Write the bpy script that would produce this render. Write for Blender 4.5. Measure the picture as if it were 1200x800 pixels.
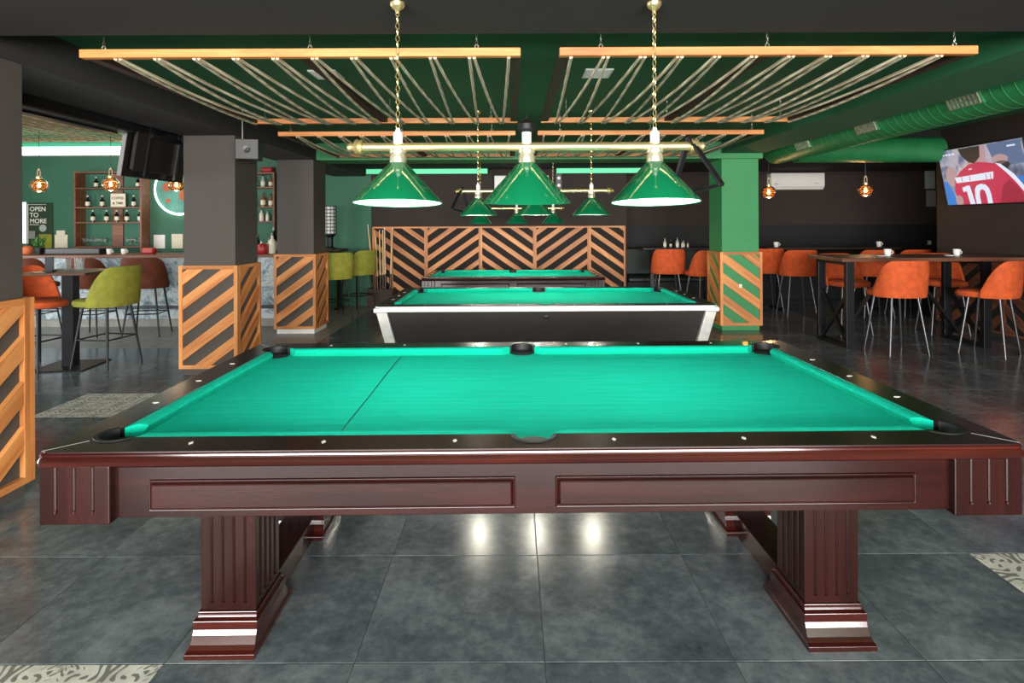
import bpy, math, random
from mathutils import Vector, Matrix
from mathutils.geometry import tessellate_polygon
PI = math.pi
R = math.radians
random.seed(7)
for o in list(bpy.data.objects):
    bpy.data.objects.remove(o)
scene = bpy.context.scene
col = scene.collection

# ------------------------------------------------------------------ camera
F, CX, HY, CAMZ = 690.0, 601.0, 263.0, 1.45      # focal length in pixels, vanishing point, eye height
cam_d = bpy.data.cameras.new('camera')
cam_d.sensor_width = 36.0
cam_d.lens = F / 1200 * 36
cam_d.shift_x = -(CX - 600) / 1200
cam_d.shift_y = -(400 - HY) / 1200
cam_d.clip_start = 0.05
cam = bpy.data.objects.new('camera', cam_d)
cam.location = (0, 0, CAMZ)
cam.rotation_euler = (R(90), R(0.25), 0)
col.objects.link(cam)
scene.camera = cam

# ------------------------------------------------------------------ world, daylight, exposure
w = bpy.data.worlds.new('world'); scene.world = w; w.use_nodes = True
w.node_tree.nodes['Background'].inputs[0].default_value = (0.80, 0.90, 1.0, 1)
w.node_tree.nodes['Background'].inputs[1].default_value = 1.0
vs = scene.view_settings
vs.view_transform = 'Standard'; vs.look = 'None'; vs.gamma = 1.0; vs.use_curve_mapping = False
vs.exposure = 0.7

def area_light(name, loc, rot, sx, sy, power, color):
    d = bpy.data.lights.new(name, 'AREA'); d.shape = 'RECTANGLE'
    d.size = sx; d.size_y = sy; d.energy = power; d.color = color
    o = bpy.data.objects.new(name, d); o.location = loc; o.rotation_euler = rot; col.objects.link(o)
    return o
YF = -5.2          # street wall behind the camera
# daylight entering through the street windows behind the camera and through the windows of the bar side
area_light('street_window_daylight', (-0.2, YF + .26, 1.40), (R(90), 0, 0), 9.8, 2.0, 1400, (1.0, 0.98, 0.955))
area_light('bar_window_daylight', (-9.25, 4.2, 1.45), (0, R(-90), 0), 1.9, 6.0, 190, (0.95, 0.98, 1.0))

# ------------------------------------------------------------------ helpers: colour and materials
def lin(h):
    h = h.lstrip('#')
    v = [int(h[i:i + 2], 16) / 255 for i in (0, 2, 4)]
    return tuple((x / 12.92 if x <= 0.04045 else ((x + 0.055) / 1.055) ** 2.4) for x in v) + (1,)
M = {}
def newmat(name):
    m = bpy.data.materials.new(name); m.use_nodes = True
    nt = m.node_tree; b = nt.nodes['Principled BSDF']
    M[name] = m
    return m, nt, b
def node(nt, t, **kw):
    n = nt.nodes.new(t)
    for k, v in kw.items():
        if k.startswith('i_'):
            n.inputs[k[2:].replace('_', ' ')].default_value = v
        else:
            setattr(n, k, v)
    return n
def ramp(nt, src, stops):
    r = nt.nodes.new('ShaderNodeValToRGB')
    e = r.color_ramp.elements
    while len(e) < len(stops): e.new(0.5)
    for i, (p, c) in enumerate(stops):
        e[i].position = p; e[i].color = c if len(c) == 4 else lin(c)
    nt.links.new(src, r.inputs[0]); return r
def coords(nt, scale=(1, 1, 1), rot=(0, 0, 0), kind='Object', perobj=True):
    tc = node(nt, 'ShaderNodeTexCoord')
    mp = node(nt, 'ShaderNodeMapping')
    mp.inputs['Scale'].default_value = scale; mp.inputs['Rotation'].default_value = rot
    if perobj:
        oi = node(nt, 'ShaderNodeObjectInfo')
        ml = node(nt, 'ShaderNodeVectorMath', operation='SCALE'); ml.inputs[0].default_value = (13.7, 7.3, 9.1)
        nt.links.new(oi.outputs['Random'], ml.inputs['Scale'])
        ad = node(nt, 'ShaderNodeVectorMath', operation='ADD')
        nt.links.new(tc.outputs[kind], mp.inputs['Vector'])
        nt.links.new(mp.outputs[0], ad.inputs[0]); nt.links.new(ml.outputs[0], ad.inputs[1])
        return ad.outputs[0]
    nt.links.new(tc.outputs[kind], mp.inputs['Vector'])
    return mp.outputs[0]
def bump(nt, b, src, strength, dist=0.01):
    bp = node(nt, 'ShaderNodeBump'); bp.inputs['Strength'].default_value = strength; bp.inputs['Distance'].default_value = dist
    nt.links.new(src, bp.inputs['Height']); nt.links.new(bp.outputs[0], b.inputs['Normal'])
def plain(name, c, rough=0.5, metal=0.0, var=0.08, scale=6.0, bmp=0.0, coat=0.0, kind='Object', spec=0.5):
    """paint, plastic, metal: a colour with a faint uneven tone"""
    m, nt, b = newmat(name)
    c = lin(c)
    v = coords(nt, kind=kind, perobj=False)
    n = node(nt, 'ShaderNodeTexNoise', i_Scale=scale, i_Detail=5.0)
    nt.links.new(v, n.inputs['Vector'])
    lo = tuple(x * (1 - var) for x in c[:3]) + (1,); hi = tuple(min(1, x * (1 + var)) for x in c[:3]) + (1,)
    r = ramp(nt, n.outputs['Fac'], [(0.3, lo), (0.7, hi)])
    nt.links.new(r.outputs[0], b.inputs['Base Color'])
    b.inputs['Roughness'].default_value = rough; b.inputs['Metallic'].default_value = metal
    b.inputs['Coat Weight'].default_value = coat; b.inputs['Coat Roughness'].default_value = 0.08
    b.inputs['Specular IOR Level'].default_value = spec
    if bmp: bump(nt, b, n.outputs['Fac'], bmp)
    return m
def wood(name, dark, mid, light, axis='x', ang=0.0, rough=0.5, coat=0.0, fine=1.0, bmp=0.05, spec=0.5):
    m, nt, b = newmat(name)
    s = {'x': (1.2, 14, 14), 'y': (14, 1.2, 14), 'z': (14, 14, 1.2)}[axis]
    tc = node(nt, 'ShaderNodeTexCoord')
    rot = node(nt, 'ShaderNodeMapping'); rot.inputs['Rotation'].default_value = (0, ang, 0)
    nt.links.new(tc.outputs['Object'], rot.inputs['Vector'])
    mp = node(nt, 'ShaderNodeMapping'); mp.inputs['Scale'].default_value = tuple(q * fine for q in s)
    nt.links.new(rot.outputs[0], mp.inputs['Vector'])
    oi = node(nt, 'ShaderNodeObjectInfo')
    ml = node(nt, 'ShaderNodeVectorMath', operation='SCALE'); ml.inputs[0].default_value = (13.7, 7.3, 9.1)
    nt.links.new(oi.outputs['Random'], ml.inputs['Scale'])
    ad = node(nt, 'ShaderNodeVectorMath', operation='ADD')
    nt.links.new(mp.outputs[0], ad.inputs[0]); nt.links.new(ml.outputs[0], ad.inputs[1])
    n = node(nt, 'ShaderNodeTexNoise', i_Scale=1.0, i_Detail=6.0, i_Roughness=0.62, i_Distortion=0.6)
    nt.links.new(ad.outputs[0], n.inputs['Vector'])
    r = ramp(nt, n.outputs['Fac'], [(0.28, dark), (0.5, mid), (0.72, light)])
    hs = node(nt, 'ShaderNodeHueSaturation')
    mr = node(nt, 'ShaderNodeMapRange'); mr.inputs['To Min'].default_value = 0.82; mr.inputs['To Max'].default_value = 1.15
    nt.links.new(oi.outputs['Random'], mr.inputs['Value']); nt.links.new(mr.outputs[0], hs.inputs['Value'])
    nt.links.new(r.outputs[0], hs.inputs['Color']); nt.links.new(hs.outputs[0], b.inputs['Base Color'])
    b.inputs['Roughness'].default_value = rough; b.inputs['Specular IOR Level'].default_value = spec
    b.inputs['Coat Weight'].default_value = coat; b.inputs['Coat Roughness'].default_value = 0.12
    if bmp: bump(nt, b, n.outputs['Fac'], bmp)
    return m
def glow(name, c, strength):
    m, nt, b = newmat(name)
    b.inputs['Base Color'].default_value = lin(c); b.inputs['Emission Color'].default_value = lin(c)
    b.inputs['Emission Strength'].default_value = strength
    return m
def glass(name, c, rough=0.05, alpha=0.35):
    m, nt, b = newmat(name)
    b.inputs['Base Color'].default_value = lin(c); b.inputs['Roughness'].default_value = rough
    b.inputs['Transmission Weight'].default_value = 0.9; b.inputs['IOR'].default_value = 1.2
    return m

plain('pillar_grey', '#4a433d', 0.75, kind='Generated', var=0.05)
plain('beam_black', '#2e2927', 0.8, var=0.06)
plain('wall_brown', '#302521', 0.8, var=0.08)
plain('wall_black', '#121314', 0.7)
plain('green_wall', '#386a54', 0.7, var=0.06, scale=2)
plain('green_ceiling', '#27633f', 0.75, var=0.06, scale=2)
plain('green_paint', '#36854f', 0.6, var=0.05, scale=2)
plain('green_duct', '#22713f', 0.45, var=0.12, scale=5, bmp=0.05)
plain('ceiling_dark', '#1a1918', 0.9)
plain('white_plaster', '#d8d6d0', 0.8)
wood('pine', '#a3592a', '#c97f43', '#dd9c5c', 'x')
wood('pine_up', '#a3592a', '#c97f43', '#dd9c5c', 'x', ang=R(36))
wood('pine_down', '#a3592a', '#c97f43', '#dd9c5c', 'x', ang=R(-36))
wood('pine_z', '#a3592a', '#c97f43', '#dd9c5c', 'z')
wood('stained_wood', '#22150f', '#382318', '#4b3021', 'y', rough=0.6)
wood('mahogany_gloss', '#1d0807', '#2e0d0a', '#42150f', 'x', rough=0.15, coat=0.35, fine=0.8, bmp=0.0, spec=0.7)
wood('mahogany', '#150706', '#220b09', '#31120e', 'x', rough=0.2, coat=0.0, spec=0.3, fine=0.8, bmp=0.02)
wood('mahogany_z', '#150706', '#200b09', '#2d110e', 'z', rough=0.22, coat=0.0, spec=0.3, fine=0.8, bmp=0.02)
wood('rail_wood', '#160b0b', '#211010', '#2b1513', 'x', rough=0.2, coat=0.2, fine=0.8, bmp=0.0)
wood('brown_board', '#5a3626', '#7a4c34', '#8d5c42', 'x', rough=0.5)
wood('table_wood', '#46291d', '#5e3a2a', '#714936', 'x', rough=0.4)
plain('black_metal', '#17171a', 0.42, 0.4)
plain('black_plastic', '#101012', 0.4)
plain('black_leather', '#0d0c0c', 0.55, bmp=0.2, scale=60)
plain('steel_leg', '#5a5a5c', 0.35, 0.8)
plain('aluminium', '#d5d3cc', 0.35, 0.35, var=0.1, scale=20)
plain('brass', '#e8d194', 0.26, 0.85)
plain('pale_brass', '#e9e0c4', 0.3, 0.8)
plain('chain_metal', '#c9bfae', 0.35, 0.9)
plain('ivory', '#e8e4d8', 0.35)
plain('white_plastic', '#e4e2dc', 0.4, var=0.03)
plain('grey_plastic', '#8a8884', 0.5)
plain('speaker_grey', '#4c4a47', 0.6)
plain('cream_paper', '#e6dfc8', 0.8)
plain('shade_green', '#0a6a42', 0.1, coat=0.7, var=0.05)
plain('shade_white', '#f2f2ee', 0.5)
plain('orange_velvet', '#bd4d1c', 0.85, var=0.2, scale=14, bmp=0.1)
plain('olive_velvet', '#8b8b2e', 0.85, var=0.18, scale=14, bmp=0.1)
plain('brown_leather', '#5e2f1c', 0.7, var=0.2, scale=9, spec=0.2)
plain('black_body', '#1f1813', 0.5, var=0.15, scale=3)
plain('panel_back', '#17110e', 0.8)
plain('bottle_dark', '#151a15', 0.2)
plain('bottle_white', '#d9d7cd', 0.4)
plain('bottle_amber', '#8a5a3a', 0.25)
plain('bottle_red', '#8e1f22', 0.3)
plain('bottle_clear', '#a8b5aa', 0.15)
plain('red_plastic', '#a01e22', 0.4)
plain('leaf', '#3c6b2c', 0.6)
plain('terracotta', '#c9683c', 0.6)
plain('chalk_orange', '#c9803a', 0.8)
plain('cue_shaft', '#d9b98a', 0.35)
plain('cue_butt', '#2a1713', 0.3)
plain('dark_green_vinyl', '#16251d', 0.5)
plain('map_teal', '#5aa596', 0.5, var=.3, scale=5)
plain('poster_green', '#243a26', 0.7)
glass('clear_glass', '#eef4f2')
glass('amber_glass', '#f0b27a')
glow('bulb_white', '#fff6e2', 9)
glow('bulb_warm', '#ffb060', 45)
glow('led_white', '#eef6ff', 1.6)
glow('led_teal', '#a8f0dc', 9.0)
glow('led_green', '#5fd09a', 0.55)
glow('led_ring', '#f4fbff', 3)

def felt():
    m, nt, b = newmat('felt')
    v = coords(nt, (3, 40, 3), perobj=False)
    n = node(nt, 'ShaderNodeTexNoise', i_Scale=1.0, i_Detail=8.0, i_Roughness=0.7); nt.links.new(v, n.inputs['Vector'])
    r = ramp(nt, n.outputs['Fac'], [(0.3, '#06a587'), (0.7, '#0ab79a')]); nt.links.new(r.outputs[0], b.inputs['Base Color'])
    b.inputs['Roughness'].default_value = 0.95
    b.inputs['Specular IOR Level'].default_value = 0.12
    f = node(nt, 'ShaderNodeTexNoise', i_Scale=600.0); bump(nt, b, f.outputs['Fac'], 0.1, 0.002)
felt()
def tile_mat(name, stops, r0, r1, scale=2.2):
    m, nt, b = newmat(name)
    v = coords(nt, kind='Object')
    n = node(nt, 'ShaderNodeTexNoise', i_Scale=scale, i_Detail=10.0, i_Roughness=0.7, i_Distortion=0.25); nt.links.new(v, n.inputs['Vector'])
    n2 = node(nt, 'ShaderNodeTexNoise', i_Scale=scale * 9, i_Detail=8.0, i_Roughness=0.7); nt.links.new(v, n2.inputs['Vector'])
    mx = node(nt, 'ShaderNodeMath', operation='MULTIPLY_ADD'); nt.links.new(n2.outputs['Fac'], mx.inputs[0]); mx.inputs[1].default_value = 0.35
    m3 = node(nt, 'ShaderNodeMath', operation='MULTIPLY'); nt.links.new(n.outputs['Fac'], m3.inputs[0]); m3.inputs[1].default_value = 0.65
    nt.links.new(m3.outputs[0], mx.inputs[2])
    r = ramp(nt, mx.outputs[0], stops); nt.links.new(r.outputs[0], b.inputs['Base Color'])
    mr = node(nt, 'ShaderNodeMapRange'); mr.inputs['To Min'].default_value = r0; mr.inputs['To Max'].default_value = r1
    nt.links.new(n2.outputs['Fac'], mr.inputs['Value']); nt.links.new(mr.outputs[0], b.inputs['Roughness'])
    b.inputs['Specular IOR Level'].default_value = 0.45
    return m
tile_mat('slate_tile', [(0.34, '#3c4145'), (0.48, '#595f63'), (0.64, '#7f8486')], 0.12, 0.24)
tile_mat('granite_tile', [(0.3, '#6a6863'), (0.5, '#84827c'), (0.7, '#9b978e')], 0.3, 0.45, 9)
plain('grout', '#777874', 0.8)
def pattern_tile():
    """cream encaustic tile: four-fold flower, rings and scrolls in grey"""
    m, nt, b = newmat('pattern_tile')
    tc = node(nt, 'ShaderNodeTexCoord')
    def mnode(op, a, bb=None):
        n = node(nt, 'ShaderNodeMath', operation=op)
        for i, s in enumerate((a, bb)):
            if s is None: continue
            if isinstance(s, (int, float)): n.inputs[i].default_value = s
            else: nt.links.new(s, n.inputs[i])
        return n.outputs[0]
    sep = node(nt, 'ShaderNodeSeparateXYZ'); nt.links.new(tc.outputs['Object'], sep.inputs[0])
    P = 0.316
    def cell(s):
        q = mnode('MULTIPLY', s, 1 / P); q = mnode('ADD', q, 100.5); q = mnode('FRACT', q)
        return mnode('SUBTRACT', q, 0.5)
    x, y = cell(sep.outputs[0]), cell(sep.outputs[1])
    rad = mnode('SQRT', mnode('ADD', mnode('MULTIPLY', x, x), mnode('MULTIPLY', y, y)))
    ang = mnode('ARCTAN2', y, x)
    pet = mnode('COSINE', mnode('MULTIPLY', ang, 8.0))
    pet2 = mnode('COSINE', mnode('MULTIPLY', ang, 4.0))
    a = mnode('SINE', mnode('ADD', mnode('MULTIPLY', rad, 42.0), mnode('MULTIPLY', pet, 1.6)))
    c = mnode('SINE', mnode('ADD', mnode('MULTIPLY', rad, 26.0), mnode('MULTIPLY', pet2, 2.2)))
    s = mnode('MULTIPLY', a, c)
    f = mnode('GREATER_THAN', s, 0.34)
    n = node(nt, 'ShaderNodeTexNoise', i_Scale=14.0, i_Detail=5.0); nt.links.new(tc.outputs['Object'], n.inputs['Vector'])
    base = ramp(nt, n.outputs['Fac'], [(0.3, '#b9b5a8'), (0.7, '#dbd7ca')])
    mx = node(nt, 'ShaderNodeMix', data_type='RGBA')
    nt.links.new(f, mx.inputs['Factor']); nt.links.new(base.outputs[0], mx.inputs['A']); mx.inputs['B'].default_value = lin('#77756f')
    nt.links.new(mx.outputs['Result'], b.inputs['Base Color']); b.inputs['Roughness'].default_value = 0.4
pattern_tile()
def rope_mat():
    m, nt, b = newmat('rope')
    v = coords(nt, perobj=False)
    wv = node(nt, 'ShaderNodeTexWave', i_Scale=30.0, i_Distortion=1.0); nt.links.new(v, wv.inputs['Vector'])
    r = ramp(nt, wv.outputs['Fac'], [(0.2, '#a08c70'), (0.8, '#dccbab')]); nt.links.new(r.outputs[0], b.inputs['Base Color'])
    b.inputs['Roughness'].default_value = 0.9; bump(nt, b, wv.outputs['Fac'], 0.3)
rope_mat()
def stone_mat():
    m, nt, b = newmat('blue_marble')
    v = coords(nt, perobj=False)
    n = node(nt, 'ShaderNodeTexNoise', i_Scale=4.5, i_Detail=10.0, i_Roughness=0.75, i_Distortion=1.2); nt.links.new(v, n.inputs['Vector'])
    r = ramp(nt, n.outputs['Fac'], [(0.32, '#3b474e'), (0.45, '#7a8b94'), (0.54, '#bcc6c8'), (0.66, '#7d6b50')])
    nt.links.new(r.outputs[0], b.inputs['Base Color']); b.inputs['Roughness'].default_value = 0.35
stone_mat()

# ------------------------------------------------------------------ helpers: mesh building
class MB:
    def __init__(s): s.v = []; s.f = []
    def add(s, vs, fs):
        b = len(s.v); s.v += [tuple(p) for p in vs]; s.f += [tuple(i + b for i in f) for f in fs]; return s
    def box(s, x0, x1, y0, y1, z0, z1, mtx=None, ch=0.0):
        if ch > 0:
            vs = []
            X, Y, Z = (x0, x1), (y0, y1), (z0, z1)
            idx = {}
            for i in (0, 1):
                for j in (0, 1):
                    for k in (0, 1):
                        cx, cy, cz = X[i], Y[j], Z[k]; dx = ch * (1 - 2 * i); dy = ch * (1 - 2 * j); dz = ch * (1 - 2 * k)
                        idx[i, j, k, 'x'] = len(vs); vs.append((cx, cy + dy, cz + dz))
                        idx[i, j, k, 'y'] = len(vs); vs.append((cx + dx, cy, cz + dz))
                        idx[i, j, k, 'z'] = len(vs); vs.append((cx + dx, cy + dy, cz))
            g = lambda i, j, k, a: idx[i, j, k, a]
            fs = []
            for i in (0, 1):
                q = [g(i, 0, 0, 'x'), g(i, 1, 0, 'x'), g(i, 1, 1, 'x'), g(i, 0, 1, 'x')]; fs.append(q if i else q[::-1])
                q = [g(0, i, 0, 'y'), g(1, i, 0, 'y'), g(1, i, 1, 'y'), g(0, i, 1, 'y')]; fs.append(q[::-1] if i else q)
                q = [g(0, 0, i, 'z'), g(1, 0, i, 'z'), g(1, 1, i, 'z'), g(0, 1, i, 'z')]; fs.append(q if i else q[::-1])
            for i in (0, 1):
                for j in (0, 1):
                    fs.append([g(i, j, 0, 'x'), g(i, j, 1, 'x'), g(i, j, 1, 'y'), g(i, j, 0, 'y')])
                    fs.append([g(i, 0, j, 'x'), g(i, 1, j, 'x'), g(i, 1, j, 'z'), g(i, 0, j, 'z')])
                    fs.append([g(0, i, j, 'y'), g(1, i, j, 'y'), g(1, i, j, 'z'), g(0, i, j, 'z')])
                    for k in (0, 1): fs.append([g(i, j, k, 'x'), g(i, j, k, 'y'), g(i, j, k, 'z')])
        else:
            vs = [(x, y, z) for x in (x0, x1) for y in (y0, y1) for z in (z0, z1)]
            fs = [(0, 1, 3, 2), (4, 6, 7, 5), (0, 4, 5, 1), (2, 3, 7, 6), (0, 2, 6, 4), (1, 5, 7, 3)]
        if mtx: vs = [mtx @ Vector(p) for p in vs]
        return s.add(vs, fs)
    def bar(s, a, b, wx, wy, up=(0, 0, 1)):
        """square bar from a to b"""
        a, b = Vector(a), Vector(b); d = (b - a); L = d.length; d.normalize(); u = Vector(up)
        if abs(d.dot(u)) > 0.99: u = Vector((0, 1, 0))
        x = d.cross(u).normalized(); y = x.cross(d)
        vs = []
        for p in (a, b):
            for sx, sy in ((-1, -1), (1, -1), (1, 1), (-1, 1)): vs.append(p + x * sx * wx / 2 + y * sy * wy / 2)
        return s.add(vs, [(0, 1, 2, 3)[::-1], (4, 5, 6, 7)] + [(i, (i + 1) % 4, 4 + (i + 1) % 4, 4 + i) for i in range(4)])
    def tube(s, pts, rad, n=8, caps=True):
        pts = [Vector(p) for p in pts]; rads = rad if isinstance(rad, (list, tuple)) else [rad] * len(pts)
        vs, fs = [], []
        ref = None
        for i, p in enumerate(pts):
            t = (pts[min(i + 1, len(pts) - 1)] - pts[max(i - 1, 0)]).normalized()
            if ref is None:
                ref = t.cross(Vector((0, 0, 1)))
                if ref.length < 1e-3: ref = t.cross(Vector((1, 0, 0)))
                ref.normalize()
            x = (ref - t * ref.dot(t)).normalized(); ref = x; y = t.cross(x)
            for k in range(n):
                a = 2 * PI * k / n; vs.append(p + (x * math.cos(a) + y * math.sin(a)) * rads[i])
        for i in range(len(pts) - 1):
            for k in range(n):
                fs.append((i * n + k, i * n + (k + 1) % n, (i + 1) * n + (k + 1) % n, (i + 1) * n + k))
        if caps: fs += [tuple(range(n))[::-1], tuple((len(pts) - 1) * n + k for k in range(n))]
        return s.add(vs, fs)
    def lathe(s, prof, c=(0, 0, 0), n=24, mtx=None, close=False):
        vs, fs = [], []
        for r, z in prof:
            for k in range(n):
                a = 2 * PI * k / n; vs.append(Vector((c[0] + r * math.cos(a), c[1] + r * math.sin(a), c[2] + z)))
        m = len(prof)
        for i in range(m if close else m - 1):
            j = (i + 1) % m
            for k in range(n): fs.append((i * n + k, i * n + (k + 1) % n, j * n + (k + 1) % n, j * n + k))
        if not close:
            if prof[0][0] > 1e-4: fs.append(tuple(range(n))[::-1])
            if prof[-1][0] > 1e-4: fs.append(tuple((m - 1) * n + k for k in range(n)))
        if mtx: vs = [mtx @ p for p in vs]
        return s.add(vs, fs)
    def torus(s, c, R1, r, mtx=None, n=16, k=6, sx=1.0):
        vs, fs = [], []
        for i in range(n):
            a = 2 * PI * i / n
            for j in range(k):
                b = 2 * PI * j / k
                q = R1 + r * math.cos(b); p = Vector((q * math.cos(a) * sx, q * math.sin(a), r * math.sin(b)))
                if mtx: p = mtx @ p
                vs.append(p + Vector(c))
        for i in range(n):
            for j in range(k):
                fs.append((i * k + j, ((i + 1) % n) * k + j, ((i + 1) % n) * k + (j + 1) % k, i * k + (j + 1) % k))
        return s.add(vs, fs)
    def prism(s, loops, z0, z1, fn=None):
        """extrude a 2D polygon (first loop) with holes (other loops); fn maps (u,v,h) to xyz"""
        fn = fn or (lambda u, v, h: (u, v, h))
        loops = [list(l) for l in loops]
        tri = tessellate_polygon([[Vector((p[0], p[1], 0)) for p in l] for l in loops])
        flat = [p for l in loops for p in l]; n = len(flat)
        vs = [fn(p[0], p[1], z0) for p in flat] + [fn(p[0], p[1], z1) for p in flat]
        fs = []
        for t in tri:
            a, b, c = (flat[i] for i in t)
            if (b[0] - a[0]) * (c[1] - a[1]) - (b[1] - a[1]) * (c[0] - a[0]) < 0: t = t[::-1]
            fs.append(tuple(i + n for i in t)); fs.append(tuple(t[::-1]))
        b = 0
        for li, l in enumerate(loops):
            m = len(l)
            area = sum(l[i][0] * l[(i + 1) % m][1] - l[(i + 1) % m][0] * l[i][1] for i in range(m))
            ccw = (area > 0) == (li == 0)
            for i in range(m):
                j = (i + 1) % m
                q = (b + i, b + j, n + b + j, n + b + i); fs.append(q if ccw else q[::-1])
            b += m
        return s.add(vs, fs)
    def mesh(s, name, mat, smooth=False):
        me = bpy.data.meshes.new(name); me.from_pydata(s.v, [], s.f); me.update()
        if mat: me.materials.append(M[mat])
        if smooth: me.polygons.foreach_set('use_smooth', [True] * len(me.polygons))
        return me
    def build(s, name, mat, parent=None, smooth=False, bevel=0.0, loc=None, rot=None):
        me = s.mesh(name, mat, smooth)
        o = link(name, me, parent)
        if loc: o.location = loc
        if rot: o.rotation_euler = rot
        if bevel:
            bv = o.modifiers.new('bevel', 'BEVEL'); bv.width = bevel; bv.segments = 2; bv.limit_method = 'ANGLE'; bv.angle_limit = R(40)
        if smooth:
            try: me.set_sharp_from_angle(angle=R(38))
            except Exception: pass
        return o
def link(name, data, parent=None):
    o = bpy.data.objects.new(name, data); col.objects.link(o)
    if parent: o.parent = parent
    return o
def empty(name, loc=(0, 0, 0), rz=0.0, parent=None):
    o = bpy.data.objects.new(name, None); o.empty_display_size = 0.1; col.objects.link(o)
    o.location = loc; o.rotation_euler = (0, 0, rz)
    if parent: o.parent = parent
    return o
def tag(o, label=None, cat=None, group=None, kind=None):
    if label: o['label'] = label
    if cat: o['category'] = cat
    if group: o['group'] = group
    if kind: o['kind'] = kind
    return o
def copy_tree(o, parent=None):
    c = o.copy(); col.objects.link(c); c.parent = parent
    for ch in o.children: copy_tree(ch, c)
    return c
def PX(px, d): return (px - CX) / F * d
def PZ(py, d, px=601): return CAMZ - (py + 0.0044 * (px - 601) - HY) / F * d
def B(*a, **k): return MB().box(*a, **k)
def struct(name, mb, mat, label, **k): return tag(mb.build(name, mat, **k), label, None, None, 'structure')

# ================================================================== SETTING
YB, YBR, XR, XL = 10.6, 11.4, 6.15, -9.4
# floor: grout bed with tiles laid on it
fl = struct('floor', B(XL - .2, 9.2, YF, YBR + .2, -0.12, -0.004), 'grout', 'dark slate tiled floor with a few patterned cream tiles')
T, TX0, TY0 = 0.632, 0.10, 1.95
def tile_mesh(mat):
    h = T / 2 - 0.0011; e = 0.002
    m = MB(); m.add([(-h, -h, -.01), (h, -h, -.01), (h, h, -.01), (-h, h, -.01), (-h, -h, -.002), (h, -h, -.002), (h, h, -.002), (-h, h, -.002),
                     (-h + e, -h + e, 0), (h - e, -h + e, 0), (h - e, h - e, 0), (-h + e, h - e, 0)],
                    [(8, 9, 10, 11), (0, 1, 5, 4), (1, 2, 6, 5), (2, 3, 7, 6), (3, 0, 4, 7), (4, 5, 9, 8), (5, 6, 10, 9), (6, 7, 11, 10), (7, 4, 8, 11)])
    return m
tmesh = {k: tile_mesh(k).mesh('tile', k) for k in ('slate_tile', 'granite_tile', 'pattern_tile')}
PATTERN = {(-6, 4), (-3, -1), (3, 0), (6, 3), (-9, 2), (1, -3), (6, -2)}
cells = []
for i in range(-16, 15):
    for j in range(-12, 16):
        x = TX0 + (i + .5) * T; y = TY0 + (j + .5) * T
        if x > 8.9 or x < XL or y > YBR or y < YF + .1: continue
        vis = y > 0.9 and abs(x) - T / 2 < (y + T / 2) * 0.875
        cells.append((0 if vis else 1, y, i, j, x))
cells.sort()
rest = MB(); ntile = 0
for (hid, y, i, j, x) in cells:
    k = 'pattern_tile' if (i, j) in PATTERN else ('granite_tile' if (y > 7.2 and x < -2.2) else 'slate_tile')
    if k == 'pattern_tile' or (not hid and ntile < 290):
        o = link('tile', tmesh[k], fl); o.location = (x, y, 0); ntile += 1
        if k == 'pattern_tile': o['label'] = 'cream patterned tile with grey scrolls'
    else:
        rest.add([(a + x, b + y, c) for a, b, c in tile_mesh('slate_tile').v], tile_mesh('slate_tile').f)
ro = rest.build('tile_field', 'slate_tile', fl); ro['kind'] = 'stuff'

# walls
struct('wall_back', B(-2.55, 2.05, YB, YB + .9, 0, 3.2), 'wall_brown', 'dark brown back wall above the slatted panelling')
struct('wall_back_left', B(XL - .2, -2.55, YB, YB + .2, 0, 3.3), 'green_wall', 'green back wall behind the bar shelves')
struct('wall_back_right', B(2.05, 9.2, YBR, YBR + .2, 0, 3.2), 'wall_brown', 'dark brown wall at the back of the dining side')
struct('trim_1', B(2.06, 9.0, YBR - .03, YBR, 0, 1.42), 'wall_black', 'black wainscot panel under the brown wall')
struct('wall_right', B(XR, XR + .25, YF, 8.54, 0, 3.2), 'wall_brown', 'dark right wall carrying the television')
struct('wall_right_jog', B(XR + .25, 9.2, 8.3, 8.54, 0, 3.2), 'wall_black', 'black return wall behind the television wall')
struct('wall_right_back', B(9.0, 9.2, 8.54, YBR, 0, 3.2), 'wall_black', 'black wall in the far right recess')
wl = struct('wall_left', MB().box(XL - .2, XL, YF, 1.0, 0, 3.3).box(XL - .2, XL, 7.4, YB + .2, 0, 3.3).box(XL - .2, XL, 1.0, 7.4, 0, .45).box(XL - .2, XL, 1.0, 7.4, 2.45, 3.3),
       'green_wall', 'green left wall of the bar with a window opening')
wf = struct('wall_front', MB().box(XL, -5.2, YF, YF + .2, 0, 3.3).box(4.8, 9.2, YF, YF + .2, 0, 3.3).box(-5.2, 4.8, YF, YF + .2, 0, .35).box(-5.2, 4.8, YF, YF + .2, 2.45, 3.3),
       'pillar_grey', 'street wall with a wide window behind the camera')
wn = struct('window_1', MB().box(-5.2, 4.8, YF + .07, YF + .13, .35, .41).box(-5.2, 4.8, YF + .07, YF + .13, 2.39, 2.45), 'black_metal', 'wide street window with dark frame')
for k in range(6): B(-5.2 + k * 1.99, -5.15 + k * 1.99, YF + .07, YF + .13, .41, 2.39).build('mullion', 'black_metal', wn)
wn2 = struct('window_2', MB().box(XL - .13, XL - .07, 1, 7.4, .45, .51).box(XL - .13, XL - .07, 1, 7.4, 2.39, 2.45), 'black_metal', 'window in the left wall of the bar')
for k in range(4): B(XL - .13, XL - .07, 1 + k * 2.11, 1.06 + k * 2.11, .51, 2.39).build('mullion', 'black_metal', wn2)
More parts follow.
